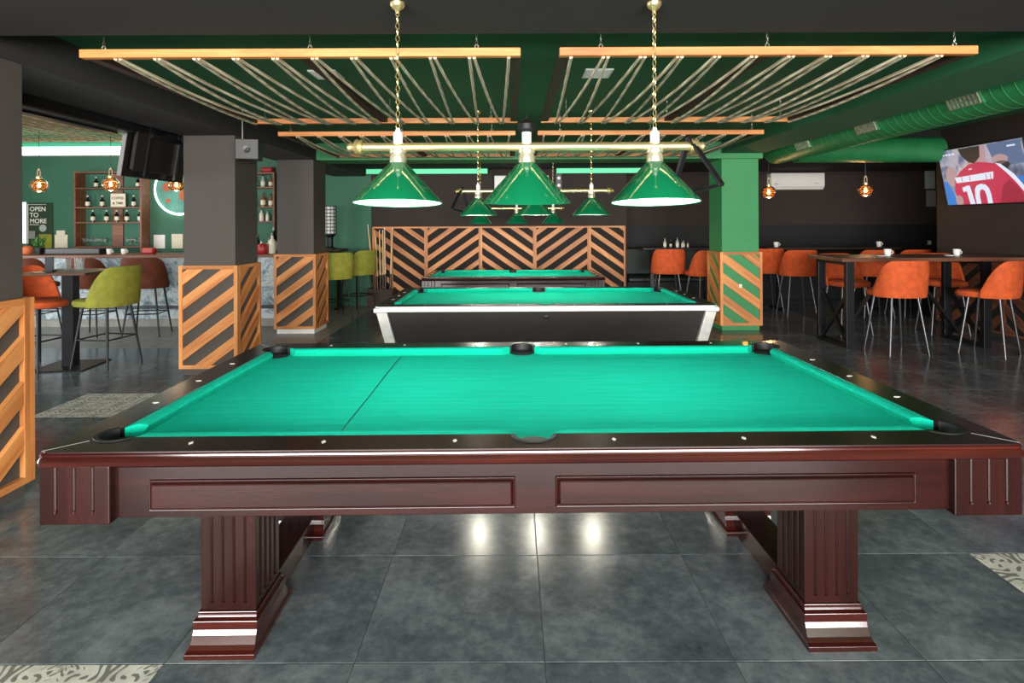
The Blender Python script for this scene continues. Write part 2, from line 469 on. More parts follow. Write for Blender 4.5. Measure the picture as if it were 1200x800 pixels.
# ceilings and beams
ZC = 2.55
struct('ceiling', B(-2.65, 2.82, YF, 7.9, ZC, ZC + .1), 'green_ceiling', 'dark green ceiling over the pool tables')
struct('ceiling_back', MB().box(-2.65, 3.38, 8.45, YBR, 2.45, 2.55).box(3.38, 9.2, 8.45, YBR, 2.45, 3.2), 'ceiling_dark', 'black lowered ceiling at the back of the room')
struct('ceiling_bar', B(XL - .2, -3.22, YF, YB, 3.1, 3.2), 'green_ceiling', 'green ceiling over the bar')
struct('ceiling_dining', B(3.38, 9.2, YF, 8.45, 2.78, 2.9), 'green_ceiling', 'green ceiling over the dining side')
struct('ceiling_beam_front', B(XL, XR, 1.9, 2.9, 2.39, 3.3), 'beam_black', 'black ceiling beam across the front of the room')
struct('ceiling_beam_left', MB().box(-3.22, -2.65, 2.9, YB, 2.33, 3.3).box(-3.22, -2.65, YF, 1.9, 2.39, 3.3), 'beam_black', 'black ceiling beam over the left pillars')
struct('ceiling_beam_right', MB().box(2.82, 3.38, 2.9, 7.95, 2.40, 3.2).box(2.82, 3.38, YF, 1.9, 2.39, 3.2), 'green_ceiling', 'green ceiling beam beside the air duct')
struct('ceiling_beam_back', B(-2.65, 3.38, 7.95, 8.45, 2.33, 3.2), 'green_paint', 'green crossbeam between the far pillars')

# slatted panels -------------------------------------------------------------
def clip_poly(poly, x0, x1, y0, y1):
    def cut(p, ins, inter):
        out = []
        for i in range(len(p)):
            a, b = p[i - 1], p[i]
            if ins(b):
                if not ins(a): out.append(inter(a, b))
                out.append(b)
            elif ins(a): out.append(inter(a, b))
        return out
    def ix(v): return lambda a, b: (v, a[1] + (b[1] - a[1]) * (v - a[0]) / (b[0] - a[0]))
    def iy(v): return lambda a, b: (a[0] + (b[0] - a[0]) * (v - a[1]) / (b[1] - a[1]), v)
    for ins, it in ((lambda p: p[0] >= x0 - 1e-9, ix(x0)), (lambda p: p[0] <= x1 + 1e-9, ix(x1)), (lambda p: p[1] >= y0 - 1e-9, iy(y0)), (lambda p: p[1] <= y1 + 1e-9, iy(y1))):
        if not poly: return []
        poly = cut(poly, ins, it)
    return poly
def slats(parent, W, H, z0, direction, vpitch=0.245, vthick=0.118, slope=0.74, off=0.05, fw=0.036, y0=-0.03, y1=0.0, frame=True, fsides='lrtb'):
    """diagonal boards in the local x-z plane of parent, front at y0; direction +1 rises to the right"""
    x0, x1, za, zb = -W / 2 + fw, W / 2 - fw, z0 + fw, z0 + H - fw
    k = -int(W / vpitch) - 3
    fn = lambda u, v, h: (u, -h, v)
    while True:
        zl = z0 + off + k * vpitch          # height where the lower edge meets x=-W/2 (direction +1)
        k += 1
        if zl > z0 + H + slope * W + .5: break
        s = slope * direction
        base = zl if direction > 0 else zl + slope * W - slope * W
        pts = [(-W / 2, base), (W / 2, base + s * W), (W / 2, base + s * W + vthick), (-W / 2, base + vthick)]
        p = clip_poly(pts, x0, x1, za, zb)
        cl = []
        for q in p:
            if not cl or (abs(q[0] - cl[-1][0]) + abs(q[1] - cl[-1][1])) > 1e-5: cl.append(q)
        if len(cl) > 2 and (abs(cl[0][0] - cl[-1][0]) + abs(cl[0][1] - cl[-1][1])) < 1e-5: cl.pop()
        if len(cl) < 3: continue
        ar = abs(sum(cl[i][0] * cl[(i + 1) % len(cl)][1] - cl[(i + 1) % len(cl)][0] * cl[i][1] for i in range(len(cl)))) / 2
        if ar < 0.0012: continue
        MB().prism([cl], -y1, -y0 - 0.003, fn).build('slat', 'pine_up' if direction > 0 else 'pine_down', parent)
    if frame:
        if 'l' in fsides: B(-W / 2, x0, y0, y1, z0, z0 + H).build('frame_upright', 'pine_z', parent)
        if 'r' in fsides: B(x1, W / 2, y0, y1, z0, z0 + H).build('frame_upright', 'pine_z', parent)
        if 't' in fsides: B(x0, x1, y0, y1, zb, z0 + H).build('frame_rail', 'pine', parent)
        if 'b' in fsides: B(x0, x1, y0, y1, z0, za).build('frame_rail', 'pine', parent)

def pillar(x0, x1, y0, y1, ztop, mat, faces, label, direction, plinth, **kw):
    p = tag(B(x0 + .035, x1 - .035, y0 + .035, y1 - .035, 0, ztop).build('pillar', mat), label, None, None, 'structure')
    B(x0 + .030, x1 - .030, y0 + .030, y1 - .030, .065, 1.055).build('cladding_core', mat, p)
    B(x0 + .03, x1 - .03, y0 + .03, y1 - .03, 0, .065).build('plinth', plinth, p)
    W, D = x1 - x0, y1 - y0
    for f in faces:
        e = empty('slat_panel', parent=p)
        if f == 'front': e.location = ((x0 + x1) / 2, y0 + .030, 0); w_ = W
        if f == 'back': e.location = ((x0 + x1) / 2, y1 - .030, 0); e.rotation_euler.z = PI; w_ = W
        if f == 'right': e.location = (x1 - .030, (y0 + y1) / 2, 0); e.rotation_euler.z = PI / 2; w_ = D - .060
        if f == 'left': e.location = (x0 + .030, (y0 + y1) / 2, 0); e.rotation_euler.z = -PI / 2; w_ = D - .060
        slats(e, w_, 1.0, .065, direction, **kw)
    return p
pillar(-3.24, -2.63, 2.62, 3.235, 2.39, 'pillar_grey', ('right', 'front', 'back'), 'grey pillar with orange slat base beside the near pool table, nearest the street wall', 1, 'pillar_grey')
pillar(-3.24, -2.67, 5.70, 6.27, 2.33, 'pillar_grey', ('front', 'right', 'left'), 'grey pillar with orange slat base between the loudspeaker and the hanging television', 1, 'pillar_grey')
pillar(-3.20, -2.64, 7.87, 8.45, 2.33, 'pillar_grey', ('front', 'right', 'left'), 'grey pillar with orange slat base beside the olive bar stools', 1, 'white_plaster')
gp = pillar(2.81, 3.38, 7.98, 8.56, 2.40, 'green_paint', ('front', 'left', 'right'), 'green pillar with slat base at the end of the crossbeam', -1, 'green_paint', vpitch=.28, vthick=.135)
B(3.06, 3.10, 7.974, 7.979, .58, .63).build('sticker', 'ivory', gp)

# chevron panelling on the back wall
PXS = [435.5, 498.7, 562.7, 626.7, 690.7, 733.5]
names = ['behind the cue sticks', 'beside the cue sticks', 'second from the cue sticks', 'third from the cue sticks', 'at the end beside the dark recess']
for i in range(5):
    xa, xb = PX(PXS[i], 10.5), PX(PXS[i + 1], 10.5)
    e = empty('chevron_panel', ((xa + xb) / 2, YB - .03, 0)); W = xb - xa
    tag(e, 'slatted chevron wall panel ' + names[i], 'wall panel', 'chevron panels on the back wall')
    B(-W / 2 + .001, W / 2 - .001, 0, .03, .05, 1.40).build('backing', 'panel_back', e)
    slats(e, W - .002, 1.37, .05, -1 if i % 2 == 0 else 1, vpitch=.23, vthick=.098, slope=.7, off=.03 if i % 2 else .1, fw=.03)
# low slat panel on the right wall
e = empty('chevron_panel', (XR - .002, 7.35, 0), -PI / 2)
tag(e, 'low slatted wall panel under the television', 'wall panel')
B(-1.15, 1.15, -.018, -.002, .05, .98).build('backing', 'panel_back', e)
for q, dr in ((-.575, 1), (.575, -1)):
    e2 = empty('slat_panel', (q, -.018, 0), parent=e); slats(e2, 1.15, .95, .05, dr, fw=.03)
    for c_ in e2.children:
        c_.data.materials[0] = M['table_wood']  # darker wood than the other slats, painting in the dimmer light on this wall

# ================================================================== POOL TABLES
def arc(cx, cy, r, a0, a1, n):
    return [(cx + r * math.cos(R(a0 + (a1 - a0) * i / n)), cy + r * math.sin(R(a0 + (a1 - a0) * i / n))) for i in range(n + 1)]
def rrect(hx, hy, r, n=5):
    out = []
    for sx, sy, a in ((1, 1, 0), (-1, 1, 90), (-1, -1, 180), (1, -1, 270)): out += arc(sx * (hx - r), sy * (hy - r), r, a, a + 90, n)
    return out
def pool_table_top(t, L, W, rail, cush, zt, rail_mat, felt_mat, pock=0.06, sights=True, cr=0.03):
    """rails, cushions, bed, pockets and sights; local origin at table centre on the floor"""
    ox, oy = L / 2, W / 2; ix, iy = ox - rail, oy - rail; px, py = ix - cush, iy - cush
    kx, ky = px + .022, py + .022; r = pock + .004
    def lp(rr, side_c, sgn=1):
        loop = []
        dx = ix - kx; da = math.degrees(math.acos(dx / rr)); db = math.degrees(math.acos((iy - ky) / rr))
        q = arc(kx, ky, rr, -da, 90 + db, 12)
        a0 = math.degrees(math.asin(max(-1, (iy - side_c) / rr)))
        s = arc(0, side_c, rr, a0, 180 - a0, 12)
        loop += q + s + [(-x, y) for x, y in q[::-1]] + [(-x, -y) for x, y in q] + [(-x, -y) for x, y in s] + [(x, -y) for x, y in q[::-1]]
        return loop
    sc = iy + .006
    hole = lp(r, sc)
    MB().prism([rrect(ox - .006, oy - .006, cr), hole[::-1]], zt - .03, zt).build('rail_top', rail_mat, t, bevel=.003)
    # bed
    def bl(rr):
        q = arc(kx, ky, rr, 180 + 0, 270, 8)       # concave corner
        # corner start on the top edge going to the right edge
        bx, by = ix - .002, iy - .002
        th = lambda c, lim: math.degrees(math.acos(min(1, (lim - c) / rr)))
        a1 = 90 + math.degrees(math.asin(min(1, 0))) 
        A = math.degrees(math.acos(min(1, (by - ky) / rr)))      # from vertical
        Bq = math.degrees(math.acos(min(1, (bx - kx) / rr)))
        # concave arc from angle -Bq (on x=bx, below) going through 225 to 90+A (on y=by)
        c = arc(kx, ky, rr, 360 - Bq, 90 + A, 12)
        a0 = math.degrees(math.asin((by - sc) / rr))
        s = arc(0, sc, rr, 360 + a0 if a0 < 0 else a0, 180 - a0, 12)
        s = arc(0, sc, rr, a0, -180 - a0, 12)
        o = c + s + [(-x, y) for x, y in c[::-1]] + [(-x, -y) for x, y in c] + [(-x, -y) for x, y in s] + [(x, -y) for x, y in c[::-1]]
        return o
    zb = zt - .037
    MB().prism([bl(pock)], zb - .03, zb).build('cloth_bed', felt_mat, t)
    # cushions
    def cushion(x0, x1, sgn, along):
        jaw = .045
        # section: (inward distance, z)
        sec = [(0, zt - .001), (cush * .55, zt + .003), (cush * .92, zt - .004), (cush, zt - .010), (cush * .86, zt - .026), (cush * .7, zb), (0, zb)]
        vs = []
        for e_, xe in ((0, x0), (1, x1)):
            for d_, z_ in sec:
                xx = xe + (jaw * d_ / cush) * (1 if e_ == 0 else -1)
                if along == 'x': vs.append((xx, sgn * (iy - .001 - d_), z_))
                else: vs.append((sgn * (ix - .001 - d_), xx, z_))
        n = len(sec)
        fs = [tuple(range(n)), tuple(range(n, 2 * n))[::-1]] + [(i, n + i, n + (i + 1) % n, (i + 1) % n) for i in range(n)]
        flip = (sgn > 0) == (along == 'x')
        if flip: fs = [f[::-1] for f in fs]
        o = MB().add(vs, fs).build('cushion', felt_mat, t, smooth=True)
        return o
    gx = kx - math.sqrt(r * r - (iy - ky) ** 2) - .004; gy = ky - math.sqrt(r * r - (ix - kx) ** 2) - .004
    for sg in (-1, 1):
        cushion(r + .003, gx, sg, 'x'); cushion(-gx, -r - .003, sg, 'x'); cushion(-gy, gy, sg, 'y')
    # pockets
    pk = MB().lathe([(pock, 0.004), (pock + .010, .007), (pock + .012, .0015), (pock + .004, 0), (pock + .004, -.10), (.02, -.14), (.0, -.14), (.0, -.132), (pock - .012, -.10), (pock - .002, -.02)], n=24, close=False)
    me = MB().lathe([(pock + .0035, -.03), (pock + .0035, -.11), (.02, -.15), (.0, -.15), (.0, -.145), (pock - .012, -.105), (pock - .001, -.031)], n=20).mesh('pocket', 'black_leather', True)
    spots = [(sx * kx, sy * ky) for sx in (-1, 1) for sy in (-1, 1)] + [(0, sy * sc) for sy in (-1, 1)]
    for (x, y) in spots:
        o = link('pocket', me, t); o.location = (x, y, zt)
    # pocket collars: ring segment standing on the rail around each hole
    def collar(x, y, a0, a1):
        vs = []; fs = []; n = 14
        for i in range(n + 1):
            a = R(a0 + (a1 - a0) * i / n); c_, s_ = math.cos(a), math.sin(a)
            for rr, z_ in ((pock - .001, -.10), (pock - .001, .002), (pock + .012, .003), (pock + .014, 0.0), (pock + .0035, -.0005), (pock + .0035, -.1)):
                vs.append((x + rr * c_, y + rr * s_, zt + z_))
        for i in range(n):
            for k in range(6): fs.append((i * 6 + k, i * 6 + (k + 1) % 6, (i + 1) * 6 + (k + 1) % 6, (i + 1) * 6 + k))
        fs += [tuple(range(6))[::-1], tuple(n * 6 + k for k in range(6))]
        MB().add(vs, fs).build('pocket_collar', 'black_leather', t, smooth=True)
    for sx in (-1, 1):
        for sy in (-1, 1):
            b0 = {(1, 1): 45, (-1, 1): 135, (-1, -1): 225, (1, -1): 315}[sx, sy]; collar(sx * kx, sy * ky, b0 - 100, b0 + 100)
    collar(0, sc, 2, 178); collar(0, -sc, 182, 358)
    if sights:
        dm = MB().add([(-.013, 0, 0), (0, -.007, 0), (.013, 0, 0), (0, .007, 0), (-.013, 0, .0012), (0, -.007, .0012), (.013, 0, .0012), (0, .007, .0012)],
                      [(4, 5, 6, 7), (0, 1, 5, 4), (1, 2, 6, 5), (2, 3, 7, 6), (3, 0, 4, 7)]).mesh('sight', 'ivory')
        for sg in (-1, 1):
            for k in (-1.03, -.634, -.24, .24, .634, 1.03):
                o = link('sight', dm, t); o.location = (k * px / 1.27, sg * (iy + rail * .45), zt); o.rotation_euler.z = PI / 2
            for k in (-1, 0, 1):
                o = link('sight', dm, t); o.location = (sg * (ix + rail * .45), k * py / 2, zt)
    return px, py, zb

def wooden_pool_table(label, loc, rz, s=1.0, zs=1.0):
    t = empty('pool_table', loc, rz); tag(t, label, 'pool table')
    L, W, zt = 2.93 * s, 1.58 * s, .79 * zs
    px, py, zb = pool_table_top(t, L, W, .125 * s, .05 * s, zt, 'rail_wood', 'felt', .06 * s)
    hx, hy = L / 2, W / 2
    # moulded edge under the rail top: rounded ring
    prof = [(-.008, zt - .004), (-.001, zt - .008), (0, zt - .013), (-.004, zt - .017), (.001, zt - .021), (.006, zt - .030), (.004, zt - .040), (-.008, zt - .048), (-.03, zt - .050)]
    vs, fs = [], []
    base = rrect(hx, hy, .03)
    n = len(base)
    def off(d_):
        return rrect(hx + d_, hy + d_, .03 + max(d_, -.02))
    for d_, z_ in prof:
        for p in off(d_): vs.append((p[0], p[1], z_))
    for i in range(len(prof) - 1):
        for k in range(n): fs.append((i * n + k, (i + 1) * n + k, (i + 1) * n + (k + 1) % n, i * n + (k + 1) % n))
    MB().add(vs, [f[::-1] for f in fs]).build('rail_moulding', 'mahogany_gloss', t, smooth=True)
    for sx in (-1, 1):
        for sy in (-1, 1):
            mx = MB().bar((sx * (hx - .012), sy * (hy - .012), zt + .0002), (sx * (hx - .125 * s + .03), sy * (hy - .125 * s + .03), zt + .0002), .003, .001)
            mx.build('mitre_joint', 'grey_plastic', t)
    z0, z1 = .578 * zs, zt - .046
    ax, ay = hx - .05, hy - .045
    # apron boards: front, back, two ends; each with raised panels
    for sg in (-1, 1):
        a = B(-ax, ax, sg * ay - .012, sg * ay + .012, z0 + .004, z1).build('apron', 'mahogany', t, bevel=.002)
        for q in (-1, 1):
            xa, xb = sorted((q * .06 * s, q * 1.15 * s)); zc = (z0 + z1) / 2 - .012; hh = .047
            y_ = sg * (ay + .012)
            ww = MB()
            # raised field with bevelled border
            o1 = [(xa, zc - hh), (xb, zc - hh), (xb, zc + hh), (xa, zc + hh)]
            rings = [(0, 0), (.002, .007), (.005, .007), (.008, .003), (.011, .012), (.015, .014)]
            for d_, h_ in rings: ww.v += [(xa + d_, y_ + sg * h_, zc - hh + d_), (xb - d_, y_ + sg * h_, zc - hh + d_), (xb - d_, y_ + sg * h_, zc + hh - d_), (xa + d_, y_ + sg * h_, zc + hh - d_)]
            for i in range(len(rings) - 1):
                for k in range(4):
                    f = (i * 4 + k, i * 4 + (k + 1) % 4, i * 4 + 4 + (k + 1) % 4, i * 4 + 4 + k); ww.f.append(f if sg < 0 else f[::-1])
            e_ = len(rings) * 4 - 4; f = (e_, e_ + 1, e_ + 2, e_ + 3); ww.f.append(f if sg < 0 else f[::-1])
            ww.build('raised_panel', 'mahogany', a, bevel=.002)
        B(sg * ax - .012, sg * ax + .012, -ay + .013, ay - .013, z0 + .004, z1).build('apron', 'mahogany', t, bevel=.002)
    B(-ax + .05, ax - .05, -ay + .05, ay - .05, z0 + .012, zb - .032).build('slate_frame', 'stained_wood', t)
    # corner blocks with three flutes on each outer face
    cb = .205 * s
    def fluted(x0, x1, y0, y1, za, zb_, faces, nf, fw, mat, name, parent, top=None, bot=None):
        o = B(x0, x1, y0, y1, za, zb_).build(name, mat, parent, bevel=.004)
        m = MB()
        top = zb_ if top is None else top
        bot = za + .04 if bot is None else bot
        for fc in faces:
            for k in range(nf):
                tt = (k + 1) / (nf + 1) if nf > 3 else (k + .9) / (nf + .8)
                if fc in ('-y', '+y'):
                    xc = x0 + (x1 - x0) * tt; y_ = y0 if fc == '-y' else y1; sg = -1 if fc == '-y' else 1
                    for dx in (0,):
                        m.tube([(xc + dx, y_ + sg * .0005, bot), (xc + dx, y_ + sg * .0005, top)], .0042, 6)
                    m.lathe([(0, -.006), (.005, -.003), (.005, .003), (0, .006)], (xc, y_ + sg * .002, bot), 8)
                else:
                    yc = y0 + (y1 - y0) * tt; x_ = x0 if fc == '-x' else x1; sg = -1 if fc == '-x' else 1
                    for dy in (0,):
                        m.tube([(x_ + sg * .0005, yc + dy, bot), (x_ + sg * .0005, yc + dy, top)], .0042, 6)
                    m.lathe([(0, -.006), (.005, -.003), (.005, .003), (0, .006)], (x_ + sg * .002, yc, bot), 8)
        m.build('flute', mat, o, smooth=True)
        return o
    for sx in (-1, 1):
        for sy in (-1, 1):
            xa, xb = sorted((sx * (hx - .008), sx * (hx - .008 - cb))); ya, yb = sorted((sy * (hy - .008), sy * (hy - .008 - cb)))
            fluted(xa, xb, ya, yb, z0 - .004, z1 + .001, ('-y' if sy < 0 else '+y', '-x' if sx < 0 else '+x'), 3, .004, 'mahogany_z', 'corner_block', t)
    # pedestals: two per end on a floor runner
    for sx in (-1, 1):
        xc = sx * 1.05 * s
        for sy in (-1, 1):
            yo = sy * .37 * s
            hw, hd = .095 * s, .105 * s
            lg = fluted(xc - hw, xc + hw, yo - hd, yo + hd, .10 * zs, z0 + .012, ('-y', '+y', '-x', '+x'), 4, .0045, 'mahogany_z', 'leg', t, top=z0, bot=.15 * zs)
            # stepped, flared base
            steps = [(.008, .010, .182), (.008, .010, .156), (.022, .028, .150), (.022, .028, .108), (.02, .030, .100), (.021, .034, .085), (.024, .047, .050), (.028, .058, .034), (.034, .072, .026), (.034, .072, .0)]
            b = MB()
            for dx, dy, z_ in steps: b.v += [(xc - hw - dx * .65, yo - hd - dy, z_ * .67 * zs), (xc + hw + dx * .65, yo - hd - dy, z_ * .67 * zs), (xc + hw + dx * .65, yo + hd + dy, z_ * .67 * zs), (xc - hw - dx * .65, yo + hd + dy, z_ * .67 * zs)]
            for i in range(len(steps) - 1):
                for k in range(4): b.f.append((i * 4 + k, i * 4 + 4 + k, i * 4 + 4 + (k + 1) % 4, i * 4 + (k + 1) % 4))
            b.f += [(0, 1, 2, 3), tuple(len(b.v) - 4 + k for k in (3, 2, 1, 0))]
            b.build('leg_base', 'mahogany_gloss', lg, bevel=.0015)
        B(xc - .07 * s, xc + .07 * s, -.3 * s, .3 * s, 0.0, .1 * zs).build('floor_runner', 'mahogany', t, bevel=.004)
    # head string drawn on the cloth
    B(-px / 2 - .002, -px / 2 + .002, -py + .02, py - .02, zb + .0002, zb + .0008).build('head_string', 'dark_green_vinyl', t)
    return t
t1 = wooden_pool_table('large mahogany pool table with bright green cloth, dark rails and white sights on fluted legs', (.055, 2.525, 0), R(.7))
t3 = wooden_pool_table('smaller mahogany pool table standing before the chevron wall panels', (.0, 8.67, 0), R(.2), .855, .93)

def metal_pool_table():
    t = empty('pool_table', (.265, 5.42, 0), R(.3)); tag(t, 'black pool table with silver metal rail trim and slanted silver corner legs', 'pool table')
    L, W, zt = 2.76, 1.42, .80
    px, py, zb = pool_table_top(t, L, W, .12, .05, zt, 'black_plastic', 'felt', .058, cr=.05)
    hx, hy = L / 2, W / 2
    lo = rrect(hx, hy, .055); n = len(lo); vs, fs = [], []
    prof = [(-.008, zt - .002), (0, zt - .006), (.004, zt - .02), (0, zt - .045), (-.012, zt - .05), (-.05, zt - .05)]
    for d_, z_ in prof:
        for p in rrect(hx + d_, hy + d_, .055 + max(d_, -.04)): vs.append((p[0], p[1], z_))
    for i in range(len(prof) - 1):
        for k in range(n): fs.append((i * n + k, i * n + (k + 1) % n, (i + 1) * n + (k + 1) % n, (i + 1) * n + k))
    MB().add(vs, fs).build('rail_trim', 'aluminium', t, smooth=True)
    # tapered black body
    def frus(x0, y0, z0, x1, y1, z1):
        m = MB(); m.v = [(-x0, -y0, z0), (x0, -y0, z0), (x0, y0, z0), (-x0, y0, z0), (-x1, -y1, z1), (x1, -y1, z1), (x1, y1, z1), (-x1, y1, z1)]
        m.f = [(3, 2, 1, 0), (4, 5, 6, 7)] + [(i, (i + 1) % 4, 4 + (i + 1) % 4, 4 + i) for i in range(4)]; return m
    frus(hx - .16, hy - .13, .40, hx - .06, hy - .045, zt - .05).build('body', 'black_body', t, bevel=.004)
    for sx in (-1, 1):
        for sy in (-1, 1):
            m = MB()
            # slanted flat silver leg, follows the corner of the body to the floor
            pts = [(hx - .012, hy - .012, zt - .048), (hx - .17, hy - .14, .06)]
            for (x, y, z) in pts:
                for dx, dy in ((0, 0), (-.085, 0), (-.085, -.085), (0, -.085)): m.v.append((sx * (x + dx), sy * (y + dy), z))
            m.f = [(0, 1, 2, 3), (7, 6, 5, 4)] + [(i, 4 + i, 4 + (i + 1) % 4, (i + 1) % 4) for i in range(4)]
            if sx * sy < 0: m.f = [f[::-1] for f in m.f]
            lg = m.build('leg', 'aluminium', t, bevel=.004)
            x, y = sx * (hx - .21), sy * (hy - .18)
            MB().lathe([(.03, .065), (.03, .03), (.055, .025), (.055, 0)], (x, y, 0), 16).build('foot', 'black_metal', lg, smooth=True)
            # corner casting on the rail
            xa, xb = sorted((sx * (hx - .10), sx * (hx + .006))); ya, yb = sorted((sy * (hy - .10), sy * (hy + .006)))
            B(xa, xb, ya, yb, zt - .055, zt - .012, ch=.01).build('corner_casting', 'aluminium', t)
    return t
t2 = metal_pool_table()
ch = MB().box(-.012, .012, -.012, .012, 0, .022, ch=.002).build('chalk_cube', 'chalk_orange'); ch.location = (1.255, 3.19, .79)
tag(ch, 'small orange chalk cube on the far rail corner of the near pool table', 'chalk')

# ================================================================== POOL LAMPS
def chain_mb(x, y, z0, z1, link_l=.034, r=.0028):
    m = MB(); n = max(1, int((z1 - z0) / (link_l * .78))); st = (z1 - z0) / n
    for i in range(n):
        mt = Matrix.Rotation(PI / 2 * (i % 2) + .4, 3, 'Z') @ Matrix.Rotation(PI / 2, 3, 'X')
        m.torus((x, y, z0 + (i + .5) * st), link_l * .42, r, mt, 10, 4, sx=.55)
    return m
def pool_lamp(label, loc, rz, ztop, zbar, half, sp, rs, tilt, lit, tint, energy):
    t = empty('pool_lamp', loc, rz); tag(t, label, 'lamp')
    # horizontal brass bar along x at height zbar
    MB().tube([(-half, 0, zbar), (half, 0, zbar)], .019, 14).build('bar', 'brass', t, smooth=True)
    for sg in (-1, 1):
        mt = Matrix.Rotation(PI / 2 * sg, 4, 'Y')
        m = MB().lathe([(.018, 0), (.030, .004), (.034, .012), (.028, .018), (.034, .026), (.030, .036), (.018, .042), (.016, .05), (.02, .058), (.012, .068), (0, .07)], n=16)
        m.v = [tuple(Matrix.Translation((sg * half, 0, zbar)) @ mt @ Vector(p)) for p in m.v]
        m.build('finial', 'brass', t, smooth=True)
    for k in (-1, 0, 1):
        x = k * sp
        h = MB().lathe([(.03, .075), (.036, .07), (.036, .055), (.031, .05), (.035, .04), (.035, .015), (.030, .01), (.036, 0), (.044, -.006), (.03, -.012)], (x, 0, zbar - .082), 20).build('lamp_holder', 'pale_brass', t, smooth=True)
        # shade: open cone with a white lining
        zt_ = zbar - .068; hgt = .160 * rs
        out = [(.035, 0), (.18 * rs, -hgt), (.181 * rs, -hgt - .006), (.178 * rs, -hgt - .006)]
        sh = MB()
        sh.lathe([(.032, .001), (.037, 0), (.18 * rs, -hgt), (.183 * rs, -hgt - .004), (.181 * rs, -hgt - .007), (.177 * rs, -hgt - .004)], (0, 0, 0), 40)
        sh.f = [f for f in sh.f if len(f) == 4]
        so = sh.build('shade', 'shade_green', t, smooth=True, loc=(x, 0, zt_))
        li = MB().lathe([(.03, -.004), (.177 * rs, -hgt - .004)], (0, 0, 0), 40); li.f = [f[::-1] for f in li.f if len(f) == 4]
        li.build('shade_lining', 'shade_white', so, smooth=True)
        MB().lathe([(0, .045), (.013, .04), (.014, .02), (.026, -.01), (.03, -.03), (.024, -.05), (0, -.06)], (0, 0, -.07), 14).build('bulb', 'bulb_white' if k in lit else 'ivory', so, smooth=True)
        so.rotation_euler.x = R(tilt[abs(k)])
        if k in lit:
            ld = bpy.data.lights.new('pool_lamp_light', 'POINT'); ld.energy = energy; ld.color = tint; ld.shadow_soft_size = .03
            lo = bpy.data.objects.new('pool_lamp_light', ld); col.objects.link(lo); lo.parent = so; lo.location = (0, 0, -.15)
        if k:
            MB().lathe([(.02, 0), (.02, .05), (.012, .056), (.008, .07)], (x, 0, zbar + .01), 14).build('hanger', 'white_plastic', t, smooth=True)
            chain_mb(x, 0, zbar + .075, ztop - .03).build('chain', 'brass', t, smooth=True)
            MB().lathe([(.032, 0), (.031, -.012), (.024, -.022), (.012, -.03), (.006, -.045), (0, -.046)][::-1], (x, 0, ztop), 18).build('ceiling_rose', 'brass', t, smooth=True)
        else:
            h = MB().lathe([(.02, 0), (.02, .055), (.012, .06)], (x, 0, zbar + .01), 14).build('hanger', 'white_plastic', t, smooth=True)
            MB().lathe([(.03, .05), (.04, .062), (.038, .085), (.022, .10), (.01, .106), (.004, .125), (0, .126)], (x, 0, zbar + .01), 16).build('cap', 'black_plastic', h, smooth=True)
    return t
LZ = 1.78
pool_lamp('three shade green brass lamp on long chains over the near mahogany pool table', (.06, 2.50, 0), R(.5), 2.39, LZ, .69, .545, 1.03, (4.0, -3.2), (-1, 1), (.94, 1, 1), 8)
pool_lamp('three shade green brass lamp over the silver trimmed pool table', (.215, 5.72, 0), 0, 2.55, 1.775, .70, .55, 1.0, (0, 0), (-1, 0, 1), (1, .93, .80), 6)
pool_lamp('three shade green brass lamp over the pool table before the chevron wall', (.06, 8.75, 0), 0, 2.45, 1.69, .64, .54, .93, (0, 0), (-1, 0, 1), (1, .93, .80), 6)
def triangle_rack(label, loc, rot):
    t = empty('ball_rack', loc); t.rotation_euler = rot; tag(t, label, 'ball rack', 'ball racks hanging on the lamps')
    s = .27; pts = [(0, 0), (-s / 2, -s * .866), (s / 2, -s * .866)]
    for i in range(3):
        a, b = pts[i], pts[(i + 1) % 3]
        MB().bar((a[0], 0, a[1]), (b[0], 0, b[1]), .012, .030, up=(0, 1, 0)).build('side', 'black_plastic', t, bevel=.003)
    return t
# hang by the top corner over the bar
triangle_rack('black triangle ball rack hanging on the near pool lamp bar', (.752, 2.507, LZ + .04), (0, R(-8), R(-58)))
triangle_rack('black triangle ball rack hanging on the bar of the lamp over the silver trimmed table', (-.49, 5.72, 1.815), (0, R(8), R(58)))

